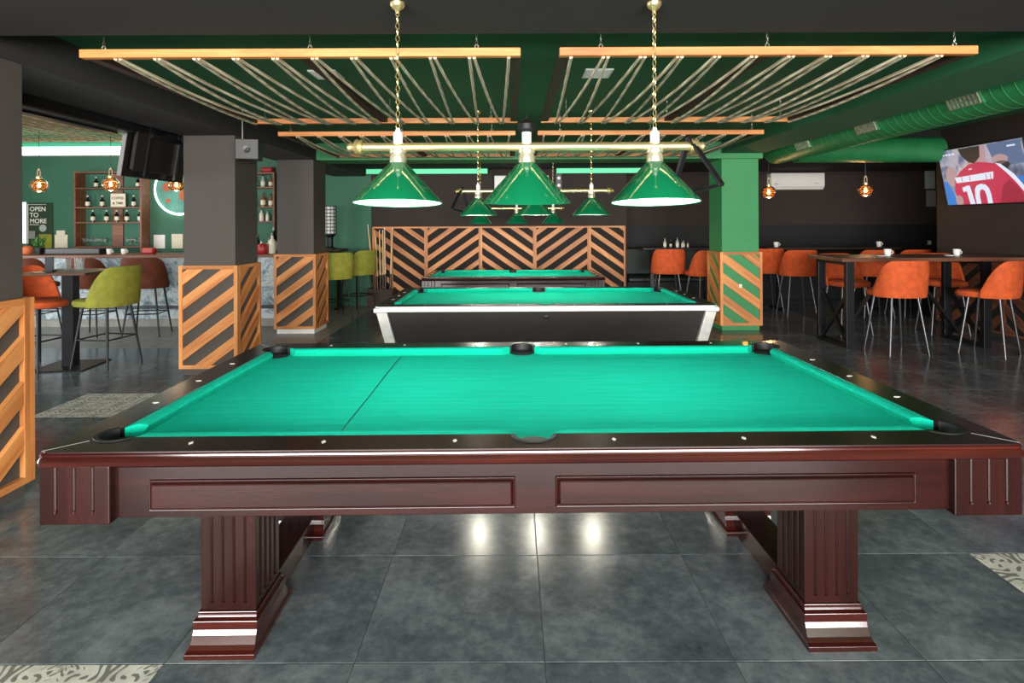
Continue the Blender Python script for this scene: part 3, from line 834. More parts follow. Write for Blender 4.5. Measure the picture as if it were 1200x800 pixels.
# ================================================================== CEILING ROPE FRAMES
def rope_frame(label, x0, x1, y0, y1, z, group, zc, n=11, mids=(.5,), sag=.032, bw=.045, hooks=(.05, .52, .9), inner=1):
    t = empty('rope_frame', (0, 0, 0)); tag(t, label, 'ceiling frame', group)
    B(x0, x1, y0 - bw / 2, y0 + bw / 2, z - .022, z + .022, ch=.003).build('front_bar', 'pine', t)
    B(x0 - .0, x1, y1 - bw / 2, y1 + bw / 2, z - .022, z + .022, ch=.003).build('back_bar', 'pine', t)
    for q in (0.0,) + tuple(mids) + (1.0,):
        x = x0 + .03 + (x1 - x0 - .06) * q
        B(x - .03, x + .03, y0 + bw / 2, y1 - bw / 2, z - .015, z + .02).build('side_rail', 'stained_wood', t)
    zr = z - .024
    def strand(a, b, sg):
        pts = []
        for i in range(9):
            u = i / 8; pts.append((a + (b - a) * u, y0 + (y1 - y0) * u, zr - sg * 4 * u * (1 - u)))
        MB().tube(pts, .0098, 6).build('rope', 'rope', t, smooth=True)
    cs, dr = (x1, -1) if inner > 0 else (x0, 1)
    st = ((x1 - x0) - .24) / (n - 1)
    fj = [cs + dr * (.05 + st * j) for j in range(n)]
    bj = [cs + dr * (.14 + (st + .007) * j) for j in range(n)]
    for j in range(n):
        strand(fj[j] + dr * .012, bj[j] - dr * .012, sag * random.uniform(.5, 1.2))
        if j: strand(fj[j] - dr * .012, bj[j - 1] + dr * .012, sag * random.uniform(.5, 1.2))
    for yy in (y0, y1):
        for q in hooks:
            x = x0 + (x1 - x0) * q
            m = MB().torus((x, yy, z + .034), .010, .003, Matrix.Rotation(PI / 2, 3, 'X'), 10, 4)
            m.add(chain_mb(x, yy, z + .044, zc, .024, .002).v, chain_mb(x, yy, z + .044, zc, .024, .002).f)
            m.build('hook_chain', 'chain_metal', t, smooth=True)
    return t
g = 'rope frames under the green ceiling'
ZF = 2.36
rope_frame('rope laced wooden ceiling frame beside the black left beam, nearer the front beam', -2.28, .045, 3.12, 5.15, ZF, g, ZC)
rope_frame('rope laced wooden ceiling frame beside the duct side, nearer the front beam', .25, 2.455, 3.12, 5.15, ZF, g, ZC, hooks=(.1, .5, .95), inner=-1)
rope_frame('rope laced wooden ceiling frame beside the black left beam, against the green crossbeam', -2.33, .03, 5.87, 7.75, ZF, g, ZC)
rope_frame('rope laced wooden ceiling frame beside the duct side, against the green crossbeam', .25, 2.5, 5.87, 7.75, ZF, g, ZC, hooks=(.1, .5, .95), inner=-1)
rope_frame('rope laced wooden ceiling frame hanging over the bar counter', -8.9, -3.5, 6.3, 10.1, 2.93, None, 3.1, n=26, mids=(.33, .66))
for x, lab in ((-1.35, 'white square ceiling vent above the left rope frame'), (.62, 'white square ceiling vent above the right rope frame')):
    e = empty('ceiling_vent', (x, 4.28, ZC)); tag(e, lab, 'vent', 'ceiling vents')
    B(-.10, .10, -.12, .12, -.012, 0).build('frame', 'white_plastic', e, bevel=.003)
    for k in range(6): B(-.085, .085, -.10 + k * .036, -.078 + k * .036, -.0145, -.0121).build('slat', 'white_plastic', e)

# ================================================================== AIR DUCTS
def duct_mb(r, L, n=28, seam=.11):
    m = MB(); prof = []
    k = int(L / seam)
    for i in range(k):
        a = i * seam; prof += [(r, a), (r, a + seam - .014), (r + .0025, a + seam - .011), (r + .0025, a + seam - .003)]
    return m.lathe(prof, n=n)
DX, DZ, DR = 3.74, 2.51, .215
e = empty('air_duct', (DX, 2.95, DZ)); tag(e, 'long green ribbed round air duct running beside the right beam', 'air duct')
m = duct_mb(DR, 5.45); m.v = [(x, z, y) for x, y, z in m.v]; m.f = [f[::-1] for f in m.f]; m.build('pipe', 'green_duct', e, smooth=True)
for dg in (3.6, 4.63, 5.91, 7.2):
    g_ = empty('grille', (0, dg - 2.95, 0), parent=e); g_.rotation_euler = (0, R(-113), 0)
    # grille lies on the pipe surface on the side facing the room: local +z is outward
    gl, gw = .36, .15
    B(-gw / 2, gw / 2, -gl / 2, gl / 2, DR - .012, DR + .006).build('grille_box', 'green_duct', g_)
    for k in range(8): B(-gw / 2 + .008, gw / 2 - .008, -gl / 2 + .02 + k * .044, -gl / 2 + .034 + k * .044, DR + .006, DR + .016).build('louvre', 'chain_metal', g_)
    for k in range(4): B(-gw / 2 + .005 + k * .042, -gw / 2 + .013 + k * .042, -gl / 2 + .01, gl / 2 - .01, DR + .0162, DR + .02).build('louvre', 'chain_metal', g_)
e2 = empty('air_duct', (DX + .222, 8.24, 2.47)); tag(e2, 'green round air duct branch crossing above the air conditioner', 'air duct')
m = duct_mb(.175, 2.15, seam=.4); m.v = [(z, x, y) for x, y, z in m.v]; m.build('pipe', 'green_duct', e2, smooth=True)

# ================================================================== STOOLS
def make_stool(fabric, legmat, rails=True):
    t = empty('bar_stool')
    # seat pad
    m = MB(); n = 28; prof = [(0.0, .625), (.80, .625), (.95, .635), (1.0, .66), (.97, .69), (.85, .705), (.4, .712), (0, .713)]
    for f_, z_ in prof:
        for k in range(n):
            a = 2 * PI * k / n; c_, s_ = math.cos(a), math.sin(a)
            q = (abs(c_) ** 3 + abs(s_) ** 3) ** (-1 / 3)
            m.v.append((f_ * .225 * q * c_, f_ * .245 * q * s_ - .06, z_))
    for i in range(len(prof) - 1):
        for k in range(n): m.f.append((i * n + k, i * n + (k + 1) % n, (i + 1) * n + (k + 1) % n, (i + 1) * n + k))
    m.build('seat', fabric, t, smooth=True)
    # wrap-around shell backrest
    m = MB(); nt_ = 28
    sec_n = 10
    for i in range(nt_ + 1):
        u = -1 + 2 * i / nt_; a = PI / 2 + u * R(88)
        c_, s_ = math.cos(a), math.sin(a)
        q = (abs(c_) ** 2.6 + abs(s_) ** 2.6) ** (-1 / 2.6)
        au = abs(u); k_ = max(0, (au - .45) / .55)
        zt_ = 1.045 - .325 * k_ ** 1.9
        zb_ = .632
        th = .045 * (1 - .35 * au ** 4)
        ring = []
        for j in range(sec_n):
            b = 2 * PI * j / sec_n
            zz = math.sin(b); rr = math.cos(b)
            zz = math.copysign(abs(zz) ** .45, zz); rr = math.copysign(abs(rr) ** .55, rr)
            z_ = (zt_ + zb_) / 2 + zz * (zt_ - zb_) / 2
            flare = 1.04 + .03 * (z_ - zb_) / .42
            rad = th / 2 * rr
            m.v.append((( .248 * flare + rad) * q * c_, (.240 * flare + rad) * q * s_ - .015 + .02 * (z_ - zb_) / .42, z_))
    for i in range(nt_):
        for j in range(sec_n): m.f.append((i * sec_n + j, i * sec_n + (j + 1) % sec_n, (i + 1) * sec_n + (j + 1) % sec_n, (i + 1) * sec_n + j))
    m.f += [tuple(range(sec_n))[::-1], tuple(nt_ * sec_n + j for j in range(sec_n))]
    m.f = [f[::-1] for f in m.f]
    m.build('backrest', fabric, t, smooth=True)
    # legs and foot rails
    P0 = {}
    for sx in (-1, 1):
        for sy in (-1, 1):
            a = (sx * .15, sy * .14 - .01, .63); b = (sx * .225, sy * .21 - .01, 0)
            MB().tube([a, ((a[0] + b[0]) / 2, (a[1] + b[1]) / 2, .315), b], [.014, .012, .009], 10).build('leg', legmat, t, smooth=True)
            u = (.63 - .30) / .63; P0[sx, sy] = (a[0] + (b[0] - a[0]) * u, a[1] + (b[1] - a[1]) * u, .30)
    for a, b in () if not rails else (((-1, -1), (1, -1)), ((1, -1), (1, 1)), ((1, 1), (-1, 1)), ((-1, 1), (-1, -1))):
        MB().tube([P0[a], P0[b]], .008, 8).build('foot_rail', legmat, t, smooth=True)
    return t
proto = {}
def stool(kind, label, px, d, deg, group):
    fab, leg = {'orange': ('orange_velvet', 'steel_leg'), 'olive': ('olive_velvet', 'black_metal'), 'brown': ('brown_leather', 'black_metal'), 'orange_black': ('orange_velvet', 'black_metal')}[kind]
    if kind not in proto: t = proto[kind] = make_stool(fab, leg, kind != 'orange')
    else: t = copy_tree(proto[kind])
    t.location = (PX(px, d), d, 0); t.rotation_euler = (0, 0, R(deg)); tag(t, label, 'bar stool', group)
    return t
G = 'orange stools around the dining tables'
stool('orange', 'orange velvet stool with its back turned, at the open end of the long high table', 1050, 6.58, 184, G)
stool('orange', 'orange velvet stool turned sideways at the long high table under the television', 1160, 6.5, 214, G)
stool('orange', 'orange velvet stool facing the room behind the long high table beside its end leg frame', 990, 7.75, 8, G)
stool('orange', 'orange velvet stool facing the room behind the middle of the long high table', 1103, 7.75, -10, G)
stool('orange', 'orange velvet stool at the small dark table behind the long one, beside the white cup', 1022, 9.15, 176, G)
stool('orange', 'orange velvet stool at the small dark table behind the long one, nearer the wall switch', 1064, 9.2, 186, G)
stool('orange', 'orange velvet stool close behind the green pillar, half hidden by it', 896, 9.78, 178, G)
stool('orange', 'orange velvet stool between the green pillar and the long high table', 933, 9.25, 178, G)
stool('orange', 'orange velvet stool before the table with bottles, fully in view beside the chevron wall', 782, 9.75, 176, G)
stool('orange', 'orange velvet stool before the table with bottles, partly hidden by the green pillar', 824, 9.3, 198, G)
stool('olive', 'lime green velvet stool at the black pedestal table near the bar', 126, 6.12, 262, 'green stools')
stool('orange_black', 'orange velvet stool with black legs at the pedestal table near the bar', 44, 6.05, 84, 'orange stool by the bar')
stool('olive', 'olive green stool beside the leaning cue sticks', 419, 9.75, 244, 'green stools')
stool('olive', 'olive green stool half hidden behind the slatted grey pillar', 391, 9.0, 214, 'green stools')
stool('brown', 'brown leather stool at the bar counter, beside the slatted pillar', 172, 7.85, 190, 'brown stools along the bar counter')
stool('brown', 'brown leather stool at the bar counter, behind the lime green stool', 108, 7.85, 176, 'brown stools along the bar counter')
stool('brown', 'brown leather stool at the bar counter, behind the orange stool with black legs', 38, 7.85, 180, 'brown stools along the bar counter')

# ================================================================== TABLES
def long_table():
    x0, x1, y0, y1, zt = 3.76, 6.08, 6.72, 7.5, 1.05
    t = empty('high_table', (0, 0, 0)); tag(t, 'long high table with brown wooden top and black crossed metal legs', 'table')
    B(x0, x1, y0, y1, zt - .045, zt, ch=.004).build('tabletop', 'table_wood', t)
    for xf in (x0 + .12, x0 + 1.7):
        f = empty('leg_frame', (xf, 0, 0), parent=t)
        ya, yb = y0 + .05, y1 - .05
        B(-.045, .045, ya, ya + .06, 0, zt - .045).build('leg', 'black_metal', f, bevel=.003)
        B(-.045, .045, yb - .06, yb, 0, zt - .045).build('leg', 'black_metal', f, bevel=.003)
        B(-.045, .045, ya + .06, yb - .06, 0, .04).build('floor_bar', 'black_metal', f)
        B(-.045, .045, ya + .06, yb - .06, zt - .085, zt - .045).build('top_bar', 'black_metal', f)
        MB().bar((0, ya + .06, .05), (0, yb - .06, .62), .05, .03, up=(1, 0, 0)).build('brace', 'black_metal', f)
        MB().bar((.001, ya + .06, .62), (.001, yb - .06, .05), .05, .03, up=(1, 0, 0)).build('brace', 'black_metal', f)
    ym = (y0 + y1) / 2
    for xa, xb in ((x0 + .95, x0 + 1.62), (x0 + .85, x0 + .2)):
        MB().bar((xa, ym, zt - .05), (xb, ym, .12), .05, .03).build('brace', 'black_metal', t)
    return t
long_table()
def small_table(label, xc, yc, wx, wy, zt, topmat):
    t = empty('high_table', (xc, yc, 0)); tag(t, label, 'table')
    B(-wx / 2, wx / 2, -wy / 2, wy / 2, zt - .035, zt, ch=.004).build('tabletop', topmat, t)
    for sx in (-1, 1):
        B(sx * wx * .36 - .03, sx * wx * .36 + .03, -.03, .03, .03, zt - .035).build('leg', 'black_metal', t)
        B(sx * wx * .36 - .04, sx * wx * .36 + .04, -wy * .42, wy * .42, 0, .03).build('foot_bar', 'black_metal', t)
small_table('dark high table carrying bottles before the black recess', 2.98, 10.35, 1.5, .6, 1.04, 'black_body')
small_table('dark high table carrying white cups behind the long table', 5.3, 10.0, 2.2, .6, 1.05, 'black_body')
small_table('dark high table behind the olive stools', -3.28, 10.25, .7, .45, 1.04, 'stained_wood')
t = empty('pedestal_table', (-4.60, 6.12, 0), R(6)); tag(t, 'square black pedestal table between the lime and orange stools', 'table')
B(-.33, .33, -.33, .33, .965, .99, ch=.004).build('tabletop', 'table_wood', t)
B(-.055, .055, -.055, .055, .012, .965).build('column', 'black_metal', t)
B(-.26, .26, -.26, .26, 0, .012).build('base_plate', 'black_metal', t, bevel=.004)
B(-.2, .2, -.2, .2, .953, .965).build('top_plate', 'black_metal', t)

# things on tables
def cup(label, x, y, z, s=1.0, grp='white cups on the tables'):
    t = empty('cup', (x, y, z)); tag(t, label, 'cup', grp)
    MB().lathe([(0, 0), (.032 * s, 0), (.04 * s, .05 * s), (.042 * s, .085 * s), (.038 * s, .085 * s), (.036 * s, .05 * s), (.028 * s, .006), (0, .006)], n=16).build('body', 'white_plastic', t, smooth=True)
    MB().torus((.046 * s, 0, .045 * s), .02 * s, .005 * s, Matrix.Rotation(PI / 2, 3, 'X'), 10, 5).build('handle', 'white_plastic', t, smooth=True)
def saucer(label, x, y, z):
    o = MB().lathe([(0, 0), (.03, 0), (.06, .012), (.06, .016), (.03, .006), (0, .006)], n=18).build('ashtray', 'white_plastic', smooth=True, loc=(x, y, z)); tag(o, label, 'ashtray', 'white ashtrays on the tables')
zt = 1.05
cup('tall white cup on the long high table, over the end stool', PX(1040, 7.1), 7.1, zt, 1.0); saucer('small white ashtray beside the tall cup over the end stool', PX(1033, 6.95), 6.95, zt)
cup('white cup on the long high table, under the television', PX(1121, 7.1), 7.1, zt, .95); saucer('small white ashtray beside the cup under the television', PX(1113, 6.98), 6.98, zt)
cup('white cup on the dark table behind the long table', PX(1030, 10), 10.0, zt); cup('white cup on the dark table beside the green pillar', PX(908, 10), 9.95, zt)
def bottle(label, x, y, z, kind, h, grp, cat='bottle', capm='bottle_dark'):
    t = empty('bottle', (x, y, z)); tag(t, label, cat, grp)
    r = h * .17
    MB().lathe([(0, 0), (r, 0), (r, h * .55), (r * .85, h * .64), (r * .36, h * .74), (r * .34, h * .9), (0, h * .9)], n=14).build('body', kind, t, smooth=True)
    MB().lathe([(r * .42, h * .88), (r * .42, h), (0, h)], n=12).build('cap', capm, t, smooth=True)
    MB().lathe([(r * 1.02, h * .14), (r * 1.02, h * .46)], n=14).build('label', 'cream_paper', t, smooth=True)
for px, k, h in ((780, 'bottle_clear', .16), (786, 'bottle_dark', .13), (792, 'bottle_clear', .17), (798, 'white_plastic', .1), (800, 'bottle_clear', .13), (805, 'white_plastic', .09)):
    bottle('small %s bottle on the dark table before the black recess' % {'bottle_clear': 'clear', 'bottle_dark': 'dark', 'white_plastic': 'white'}[k], PX(px, 10.3), 10.28 + random.uniform(-.1, .1), 1.04, k, h, 'bottles on the recess table', capm='steel_leg')
# pedestal table: menu holder, glasses
for i, (dx, dy) in enumerate(((-.10, .10), (-.02, .14), (.05, .08))):
    o = MB().lathe([(0, 0), (.03, 0), (.036, .12), (.033, .12), (.028, .006), (0, .006)], n=16).build('glass', 'clear_glass', smooth=True, loc=(-4.62 + dx, 6.14 + dy, .99))
    tag(o, 'empty clear glass on the black pedestal table', 'glass', 'glasses on the pedestal table')
e = empty('menu_holder', (-4.74, 6.02, .99)); tag(e, 'black menu holder standing on the pedestal table', 'menu holder')
B(-.05, .05, -.03, .03, 0, .015).build('base', 'black_plastic', e); B(-.045, .045, -.004, .004, .015, .15).build('card', 'black_plastic', e)

# ================================================================== BAR
t = empty('bar_counter', (0, 0, 0)); tag(t, 'long bar counter with blue marble front and brown wooden top', 'bar counter')
bx0, bx1 = -9.2, -3.1
B(bx0, bx1, 8.45, 9.0, .12, 1.0).build('front', 'blue_marble', t)
B(bx0, bx1, 8.50, 9.0, 0, .12).build('plinth', 'granite_tile', t)
B(bx0 - .02, bx1 + .03, 8.36, 9.08, 1.0, 1.04, ch=.004).build('worktop', 'brown_board', t)
MB().tube([(bx0, 8.34, .30), (bx1, 8.34, .30)], .02, 10).build('foot_rail', 'steel_leg', t, smooth=True)
for k in range(5): MB().tube([(bx0 + .4 + k * 1.3, 8.34, .30), (bx0 + .4 + k * 1.3, 8.45, .30)], .012, 8).build('rail_bracket', 'steel_leg', t, smooth=True)

def shelf_unit(name, label, x0, x1, z0, z1, shelves, y0=10.35, board=True, y1=YB):
    t = empty(name, (0, 0, 0)); tag(t, label, 'shelf unit')
    for x in (x0, x1 - .03): B(x, x + .03, y0, y1, z0, z1).build('side_panel', 'brown_board', t)
    B(x0 + .03, x1 - .03, y0, y1, z1 - .03, z1).build('top_panel', 'brown_board', t)
    for z in shelves: B(x0 + .03, x1 - .03, y0 + .005, y1, z - .022, z).build('shelf', 'brown_board', t)
    if board:
        xm = (x0 + x1) / 2
        zz = sorted(shelves + [z1])
        for a, b_ in zip(zz[:-1], zz[1:]): B(xm - .07, xm + .12, y1 - .03, y1, a, b_ - .03).build('back_board', 'brown_board', t)
    return t
d = 10.4
sz = [PZ(y, d, 130) for y in (220, 242.5, 260, 288.5)]
shelf_unit('bar_shelf', 'brown back bar shelf unit of white capped bottles and hanging glasses', PX(89, d), PX(168, d), PZ(297, d, 130), PZ(201, d, 130), sz)
rows = [(0, (112, 161)), (1, (102, 119, 156)), (2, (108, 124, 136, 148, 163))]
for r_, pxs in rows:
    for px in pxs:
        bottle('dark white capped bottle on the %s shelf of the wide bar unit' % ('top', 'second', 'third')[r_], PX(px, d + .06), d + .08, sz[r_], 'bottle_dark', .21 if r_ else .2, 'bottles on the wide bar shelf', capm='bottle_white')
gm = MB().lathe([(0, 0), (.028, 0), (.028, .004), (.004, .01), (.004, .06), (.025, .08), (.034, .11), (.030, .14), (.028, .14), (.03, .11), (0, .075)], n=14).mesh('wine_glass', 'clear_glass', True)
for i, px in enumerate([99, 103, 107, 111, 115, 119, 123, 149, 153, 158, 163]):
    o = link('wine_glass', gm); o.location = (PX(px, d + .1), d + .1, sz[3]); tag(o, 'stemmed glass on the lowest board of the wide bar shelf', 'glass', 'stemmed glasses on the bar shelf')
def text_mesh(name, body, size, mat, parent, loc, rot, align='CENTER', ext=.001, font_sx=1.0, bold=.018):
    cu = bpy.data.curves.new(name, 'FONT'); cu.body = body; cu.size = size; cu.align_x = align; cu.extrude = ext
    cu.offset = size * bold
    tmp = bpy.data.objects.new('tmp', cu); col.objects.link(tmp)
    dg = bpy.context.evaluated_depsgraph_get(); me = bpy.data.meshes.new_from_object(tmp.evaluated_get(dg))
    bpy.data.objects.remove(tmp)
    me.materials.clear(); me.materials.append(M[mat])
    o = link(name, me, parent); o.location = loc; o.rotation_euler = rot; o.scale = (font_sx, 1, 1)
    return o
e = empty('shop_sign', (PX(135, 10.42), 10.49, sz[1])); tag(e, 'small cream lettered sign on the wide bar shelf', 'sign')
B(-.12, .14, -.01, .01, 0, .24).build('board', 'cream_paper', e)
text_mesh('lettering', 'COFFEE', .062, 'stained_wood', e, (.01, -.012, .14), (R(90), 0, 0)); text_mesh('lettering', '& TIME', .062, 'stained_wood', e, (.01, -.012, .05), (R(90), 0, 0))
s2 = [PZ(y, d, 310) for y in (219, 242, 259)]
shelf_unit('bar_shelf', 'narrow back bar shelf unit glimpsed between the two slatted pillars', -5.3, PX(323, d), PZ(298, d, 310), PZ(202, d, 310), s2, board=False)
for r_, items in ((0, ((299, 'bottle_amber', .2), (308, 'bottle_clear', .22), (317, 'bottle_amber', .2))), (1, ((298, 'bottle_clear', .2), (308, 'bottle_amber', .25), (317, 'bottle_amber', .23))), (2, ((299, 'bottle_white', .19), (306, 'bottle_white', .22), (313, 'bottle_white', .18)))):
    for px, k, h in items: bottle('%s bottle on the %s shelf of the narrow bar unit between the pillars' % (k.split('_')[1], ('top', 'second', 'third')[r_]), PX(px, d + .06), d + .08, s2[r_], k, h, 'bottles on the narrow bar shelf')
o = MB().box(-.11, .11, -.05, .05, 0, .1, ch=.03).build('red_box', 'red_plastic', loc=(PX(311, d), d + .1, PZ(202, d, 310))); tag(o, 'small red box on top of the narrow bar shelf', 'box')
# bottles on the counter between the pillars
for px, k, h, dd in ((302, 'bottle_dark', .27, 8.8), (306, 'bottle_white', .2, 8.75), (315, 'bottle_white', .22, 8.85), (321, 'bottle_dark', .38, 8.75), (319, 'cream_paper', .3, 8.65)):
    bottle('%s bottle %s on the counter between the pillars' % ('cream' if 'paper' in k else k.split('_')[1], 'standing tall' if h > .25 else 'standing short'), PX(px, dd), dd, 1.04, k, h, 'bottles on the counter')
o = MB().lathe([(0, 0), (.06, 0), (.075, .02), (.075, .12), (.06, .14), (0, .15)], n=18).build('red_jar', 'red_plastic', smooth=True, loc=(PX(308, 8.6), 8.6, 1.04)); tag(o, 'red jar on the bar counter between the pillars', 'jar')
# counter things on the long stretch
o = B(-.09, .09, -.06, .06, 0, .09, ch=.02).build('red_box', 'red_plastic', loc=(PX(175, 8.7), 8.7, 1.04)); tag(o, 'small red box on the counter below the wide shelf unit', 'box')
o = B(-.4, .4, -.13, .13, 0, .09, ch=.01).build('serving_tray', 'black_plastic', loc=(PX(92, 8.75), 8.75, 1.04)); tag(o, 'long black tray lying on the bar counter', 'tray')
for px, lab in ((128, 'white cup on the counter below the shelf, beside the black tray'), (145, 'white cup on the counter below the shelf, beside the red box')): cup(lab, PX(px, 8.7), 8.7, 1.04, .9)
o = MB().lathe([(0, 0), (.05, .005), (.075, .05), (.07, .1), (.03, .13), (0, .13)], n=16).build('orange_fruit', 'terracotta', smooth=True, loc=(PX(32, 8.7), 8.7, 1.04)); tag(o, 'round orange fruit on the bar counter by the plant', 'fruit')
t = empty('potted_plant', (PX(46, 8.7), 8.7, 1.04)); tag(t, 'small leafy plant in a dark pot on the bar counter', 'plant')
MB().lathe([(0, 0), (.05, 0), (.065, .1), (.058, .1), (.045, .02), (0, .02)], n=16).build('pot', 'black_plastic', t, smooth=True)
lm = MB().add([(0, 0, 0), (.025, .03, .06), (0, .035, .12), (-.025, .03, .06), (0, .05, .065)], [(0, 1, 4), (1, 2, 4), (2, 3, 4), (3, 0, 4)]).mesh('leaf', 'leaf')
for k in range(16):
    o = link('leaf', lm, t); o.location = (random.uniform(-.03, .03), random.uniform(-.03, .03), .08 + random.uniform(0, .06)); o.rotation_euler = (random.uniform(-.9, .3), 0, k * .8)
    s_ = random.uniform(.8, 1.4); o.scale = (s_, s_, s_)
# wall prints
W0 = YB - .012
def on_wall(name, label, cat, px0, px1, py0, py1, mat, dd=W0, grp=None, th=.012):
    x0, x1 = PX(px0, dd), PX(px1, dd); pm = (px0 + px1) / 2; z0, z1 = PZ(py1, dd, pm), PZ(py0, dd, pm)
    e = empty(name, ((x0 + x1) / 2, dd, z0)); tag(e, label, cat, grp)
    w_, h_ = x1 - x0, z1 - z0
    B(-w_ / 2, w_ / 2, 0, th, 0, h_).build('sheet', mat, e)
    return e, w_, h_
e, w_, h_ = on_wall('poster', 'green wall poster reading OPEN TO MORE', 'poster', 32, 62, 237.5, 292, 'poster_green')
for i, s_ in enumerate(('OPEN', 'TO', 'MORE')): text_mesh('lettering', s_, .112, 'ivory', e, (-w_ / 2 + .045, -.002, h_ - .15 - i * .108), (R(90), 0, 0), 'LEFT', ext=.0008)
B(-w_ / 2 + .04, -.02, -.003, -.0005, h_ - .40, h_ - .39).build('caption', 'ivory', e)
B(-w_ / 2 + .03, w_ / 2 - .12, -.003, -.0005, h_ - .035, h_ - .028).build('caption', 'ivory', e)
B(-w_ / 2 + .005, -w_ / 2 + .02, -.003, -.0005, .1, h_ - .02).build('border', 'ivory', e)
B(-w_ / 2 + .03, -.09, -.004, -.0005, .19, .33).build('print_patch', 'grey_plastic', e)
B(-.02, w_ / 2 - .02, -.004, -.0005, .02, .27).build('print_patch', 'olive_velvet', e)
MB().lathe([(.065, 0), (.065, .003), (0, .003)], (0, 0, 0), 20, mtx=Matrix.Translation((.05, -.001, .38)) @ Matrix.Rotation(PI / 2, 4, 'X')).build('print_patch', 'bottle_clear', e)
on_wall('light_strip', 'upright white lamp strip beside the green poster', 'lamp', 26.5, 30.2, 237, 285, 'led_white', th=.01)
for px0, px1, py0, py1, lab in ((64, 79, 275, 291, 'cream leaflet stack beside the green poster'), (66, 76, 270, 275, 'small white card above the leaflet stack')):
    on_wall('leaflet', lab, 'leaflet', px0, px1, py0, py1, 'cream_paper', dd=W0 - .01)
on_wall('notice', 'white notice sheet under the glowing disc, beside the wide shelf unit', 'notice', 180, 193, 275, 291, 'white_plastic')
on_wall('notice', 'cream notice sheet under the glowing disc, beside the grey pillar', 'notice', 201, 214, 274, 291, 'cream_paper')
# glowing round map disc
e = empty('round_sign', (PX(212, W0), W0, PZ(222, W0, 212))); tag(e, 'glowing round sign with a teal and orange map beside the shelf', 'sign')
mt = Matrix.Rotation(PI / 2, 4, 'X')
MB().lathe([(.43, -.01), (.43, .035), (0, .035)], n=40, mtx=mt).build('disc', 'map_teal', e)
MB().torus((0, -.03, 0), .445, .018, Matrix.Rotation(PI / 2, 3, 'X'), 40, 8).build('light_ring', 'led_ring', e, smooth=True)
for (x, z, r) in ((-.22, .05, .09), (-.12, .2, .08), (-.2, -.2, .05), (.1, -.1, .12), (-.28, .2, .05)):
    p = [(x + r * random.uniform(.7, 1.2) * math.cos(a * PI / 4), z + r * random.uniform(.7, 1.2) * math.sin(a * PI / 4)) for a in range(8)]
    MB().prism([p], .036, .040, lambda u, v, h: (u, -h, v)).build('map_patch', 'terracotta', e)
# light trough along the bar wall
e = empty('wall_light', (0, 0, 0)); tag(e, 'long white light trough high on the green bar wall', 'lamp')
za, zb_ = PZ(182.5, 10.45, 80), PZ(173, 10.45, 80)
B(XL + .05, -3.3, 10.42, YB, za, zb_).build('housing', 'white_plastic', e)
B(XL + .05, -3.3, 10.412, 10.4195, za + .01, zb_ - .01).build('diffuser', 'led_white', e)
B(XL + .05, -3.3, 10.50, 10.56, zb_ + .001, zb_ + .02).build('tube', 'led_teal', e)
# globe pendants
def pendant(label, px, py, d, r, zc, grp):
    x, z = PX(px, d), PZ(py, d, px)
    t = empty('pendant_lamp', (x, d, z)); tag(t, label, 'lamp', grp)
    MB().tube([(0, 0, r * 1.9), (0, 0, zc - z)], .004, 6).build('cable', 'black_plastic', t)
    MB().torus((0, 0, r * 1.45), r * .42, .012, Matrix.Rotation(PI / 2, 3, 'X') @ Matrix.Diagonal((.45, 1.3, 1)), 14, 6).build('rope_loop', 'rope', t, smooth=True)
    MB().lathe([(r * .35, r * .72), (r * .35, r * 1.05), (r * .15, r * 1.1), (0, r * 1.1)], n=14).build('socket', 'brass', t, smooth=True)
    g_ = MB().lathe([(r * .3, r * .8), (r * .6, r * .72), (r * .95, r * .3), (r, 0), (r * .9, -r * .4), (r * .6, -r * .75), (0, -r * .9)], n=20); g_.f = [f for f in g_.f if len(f) == 4]
    g_.build('globe', 'amber_glass', t, smooth=True)
    MB().lathe([(0, -.04), (.018, -.035), (.026, -.01), (.02, .015), (.01, .05), (0, .05)], n=12).build('bulb', 'bulb_warm', t, smooth=True)
    MB().torus((0, 0, 0), r * 1.005, .004, None, 20, 4).build('wire_ring', 'brass', t, smooth=True)
    ld = bpy.data.lights.new('pendant_light', 'POINT'); ld.energy = 4; ld.color = (1, .62, .3); ld.shadow_soft_size = .05
    lo = bpy.data.objects.new('pendant_light', ld); col.objects.link(lo); lo.parent = t; lo.location = (0, 0, -r - .06)
pendant('amber globe pendant over the bar, in front of the poster', 46, 217, 8.7, .118, 3.1, 'amber pendants over the bar')
pendant('amber globe pendant over the bar, in front of the wide shelf unit', 130, 216, 8.7, .118, 3.1, 'amber pendants over the bar')
pendant('amber globe pendant over the bar, in front of the glowing disc', 207, 216, 8.7, .118, 3.1, 'amber pendants over the bar')
pendant('amber globe pendant beside the green pillar and air conditioner', 901, 225, 8.75, .105, 2.45, 'amber pendants over the dining side')
pendant('amber globe pendant between the air conditioner and the television', 1014.5, 223, 8.75, .105, 2.45, 'amber pendants over the dining side')

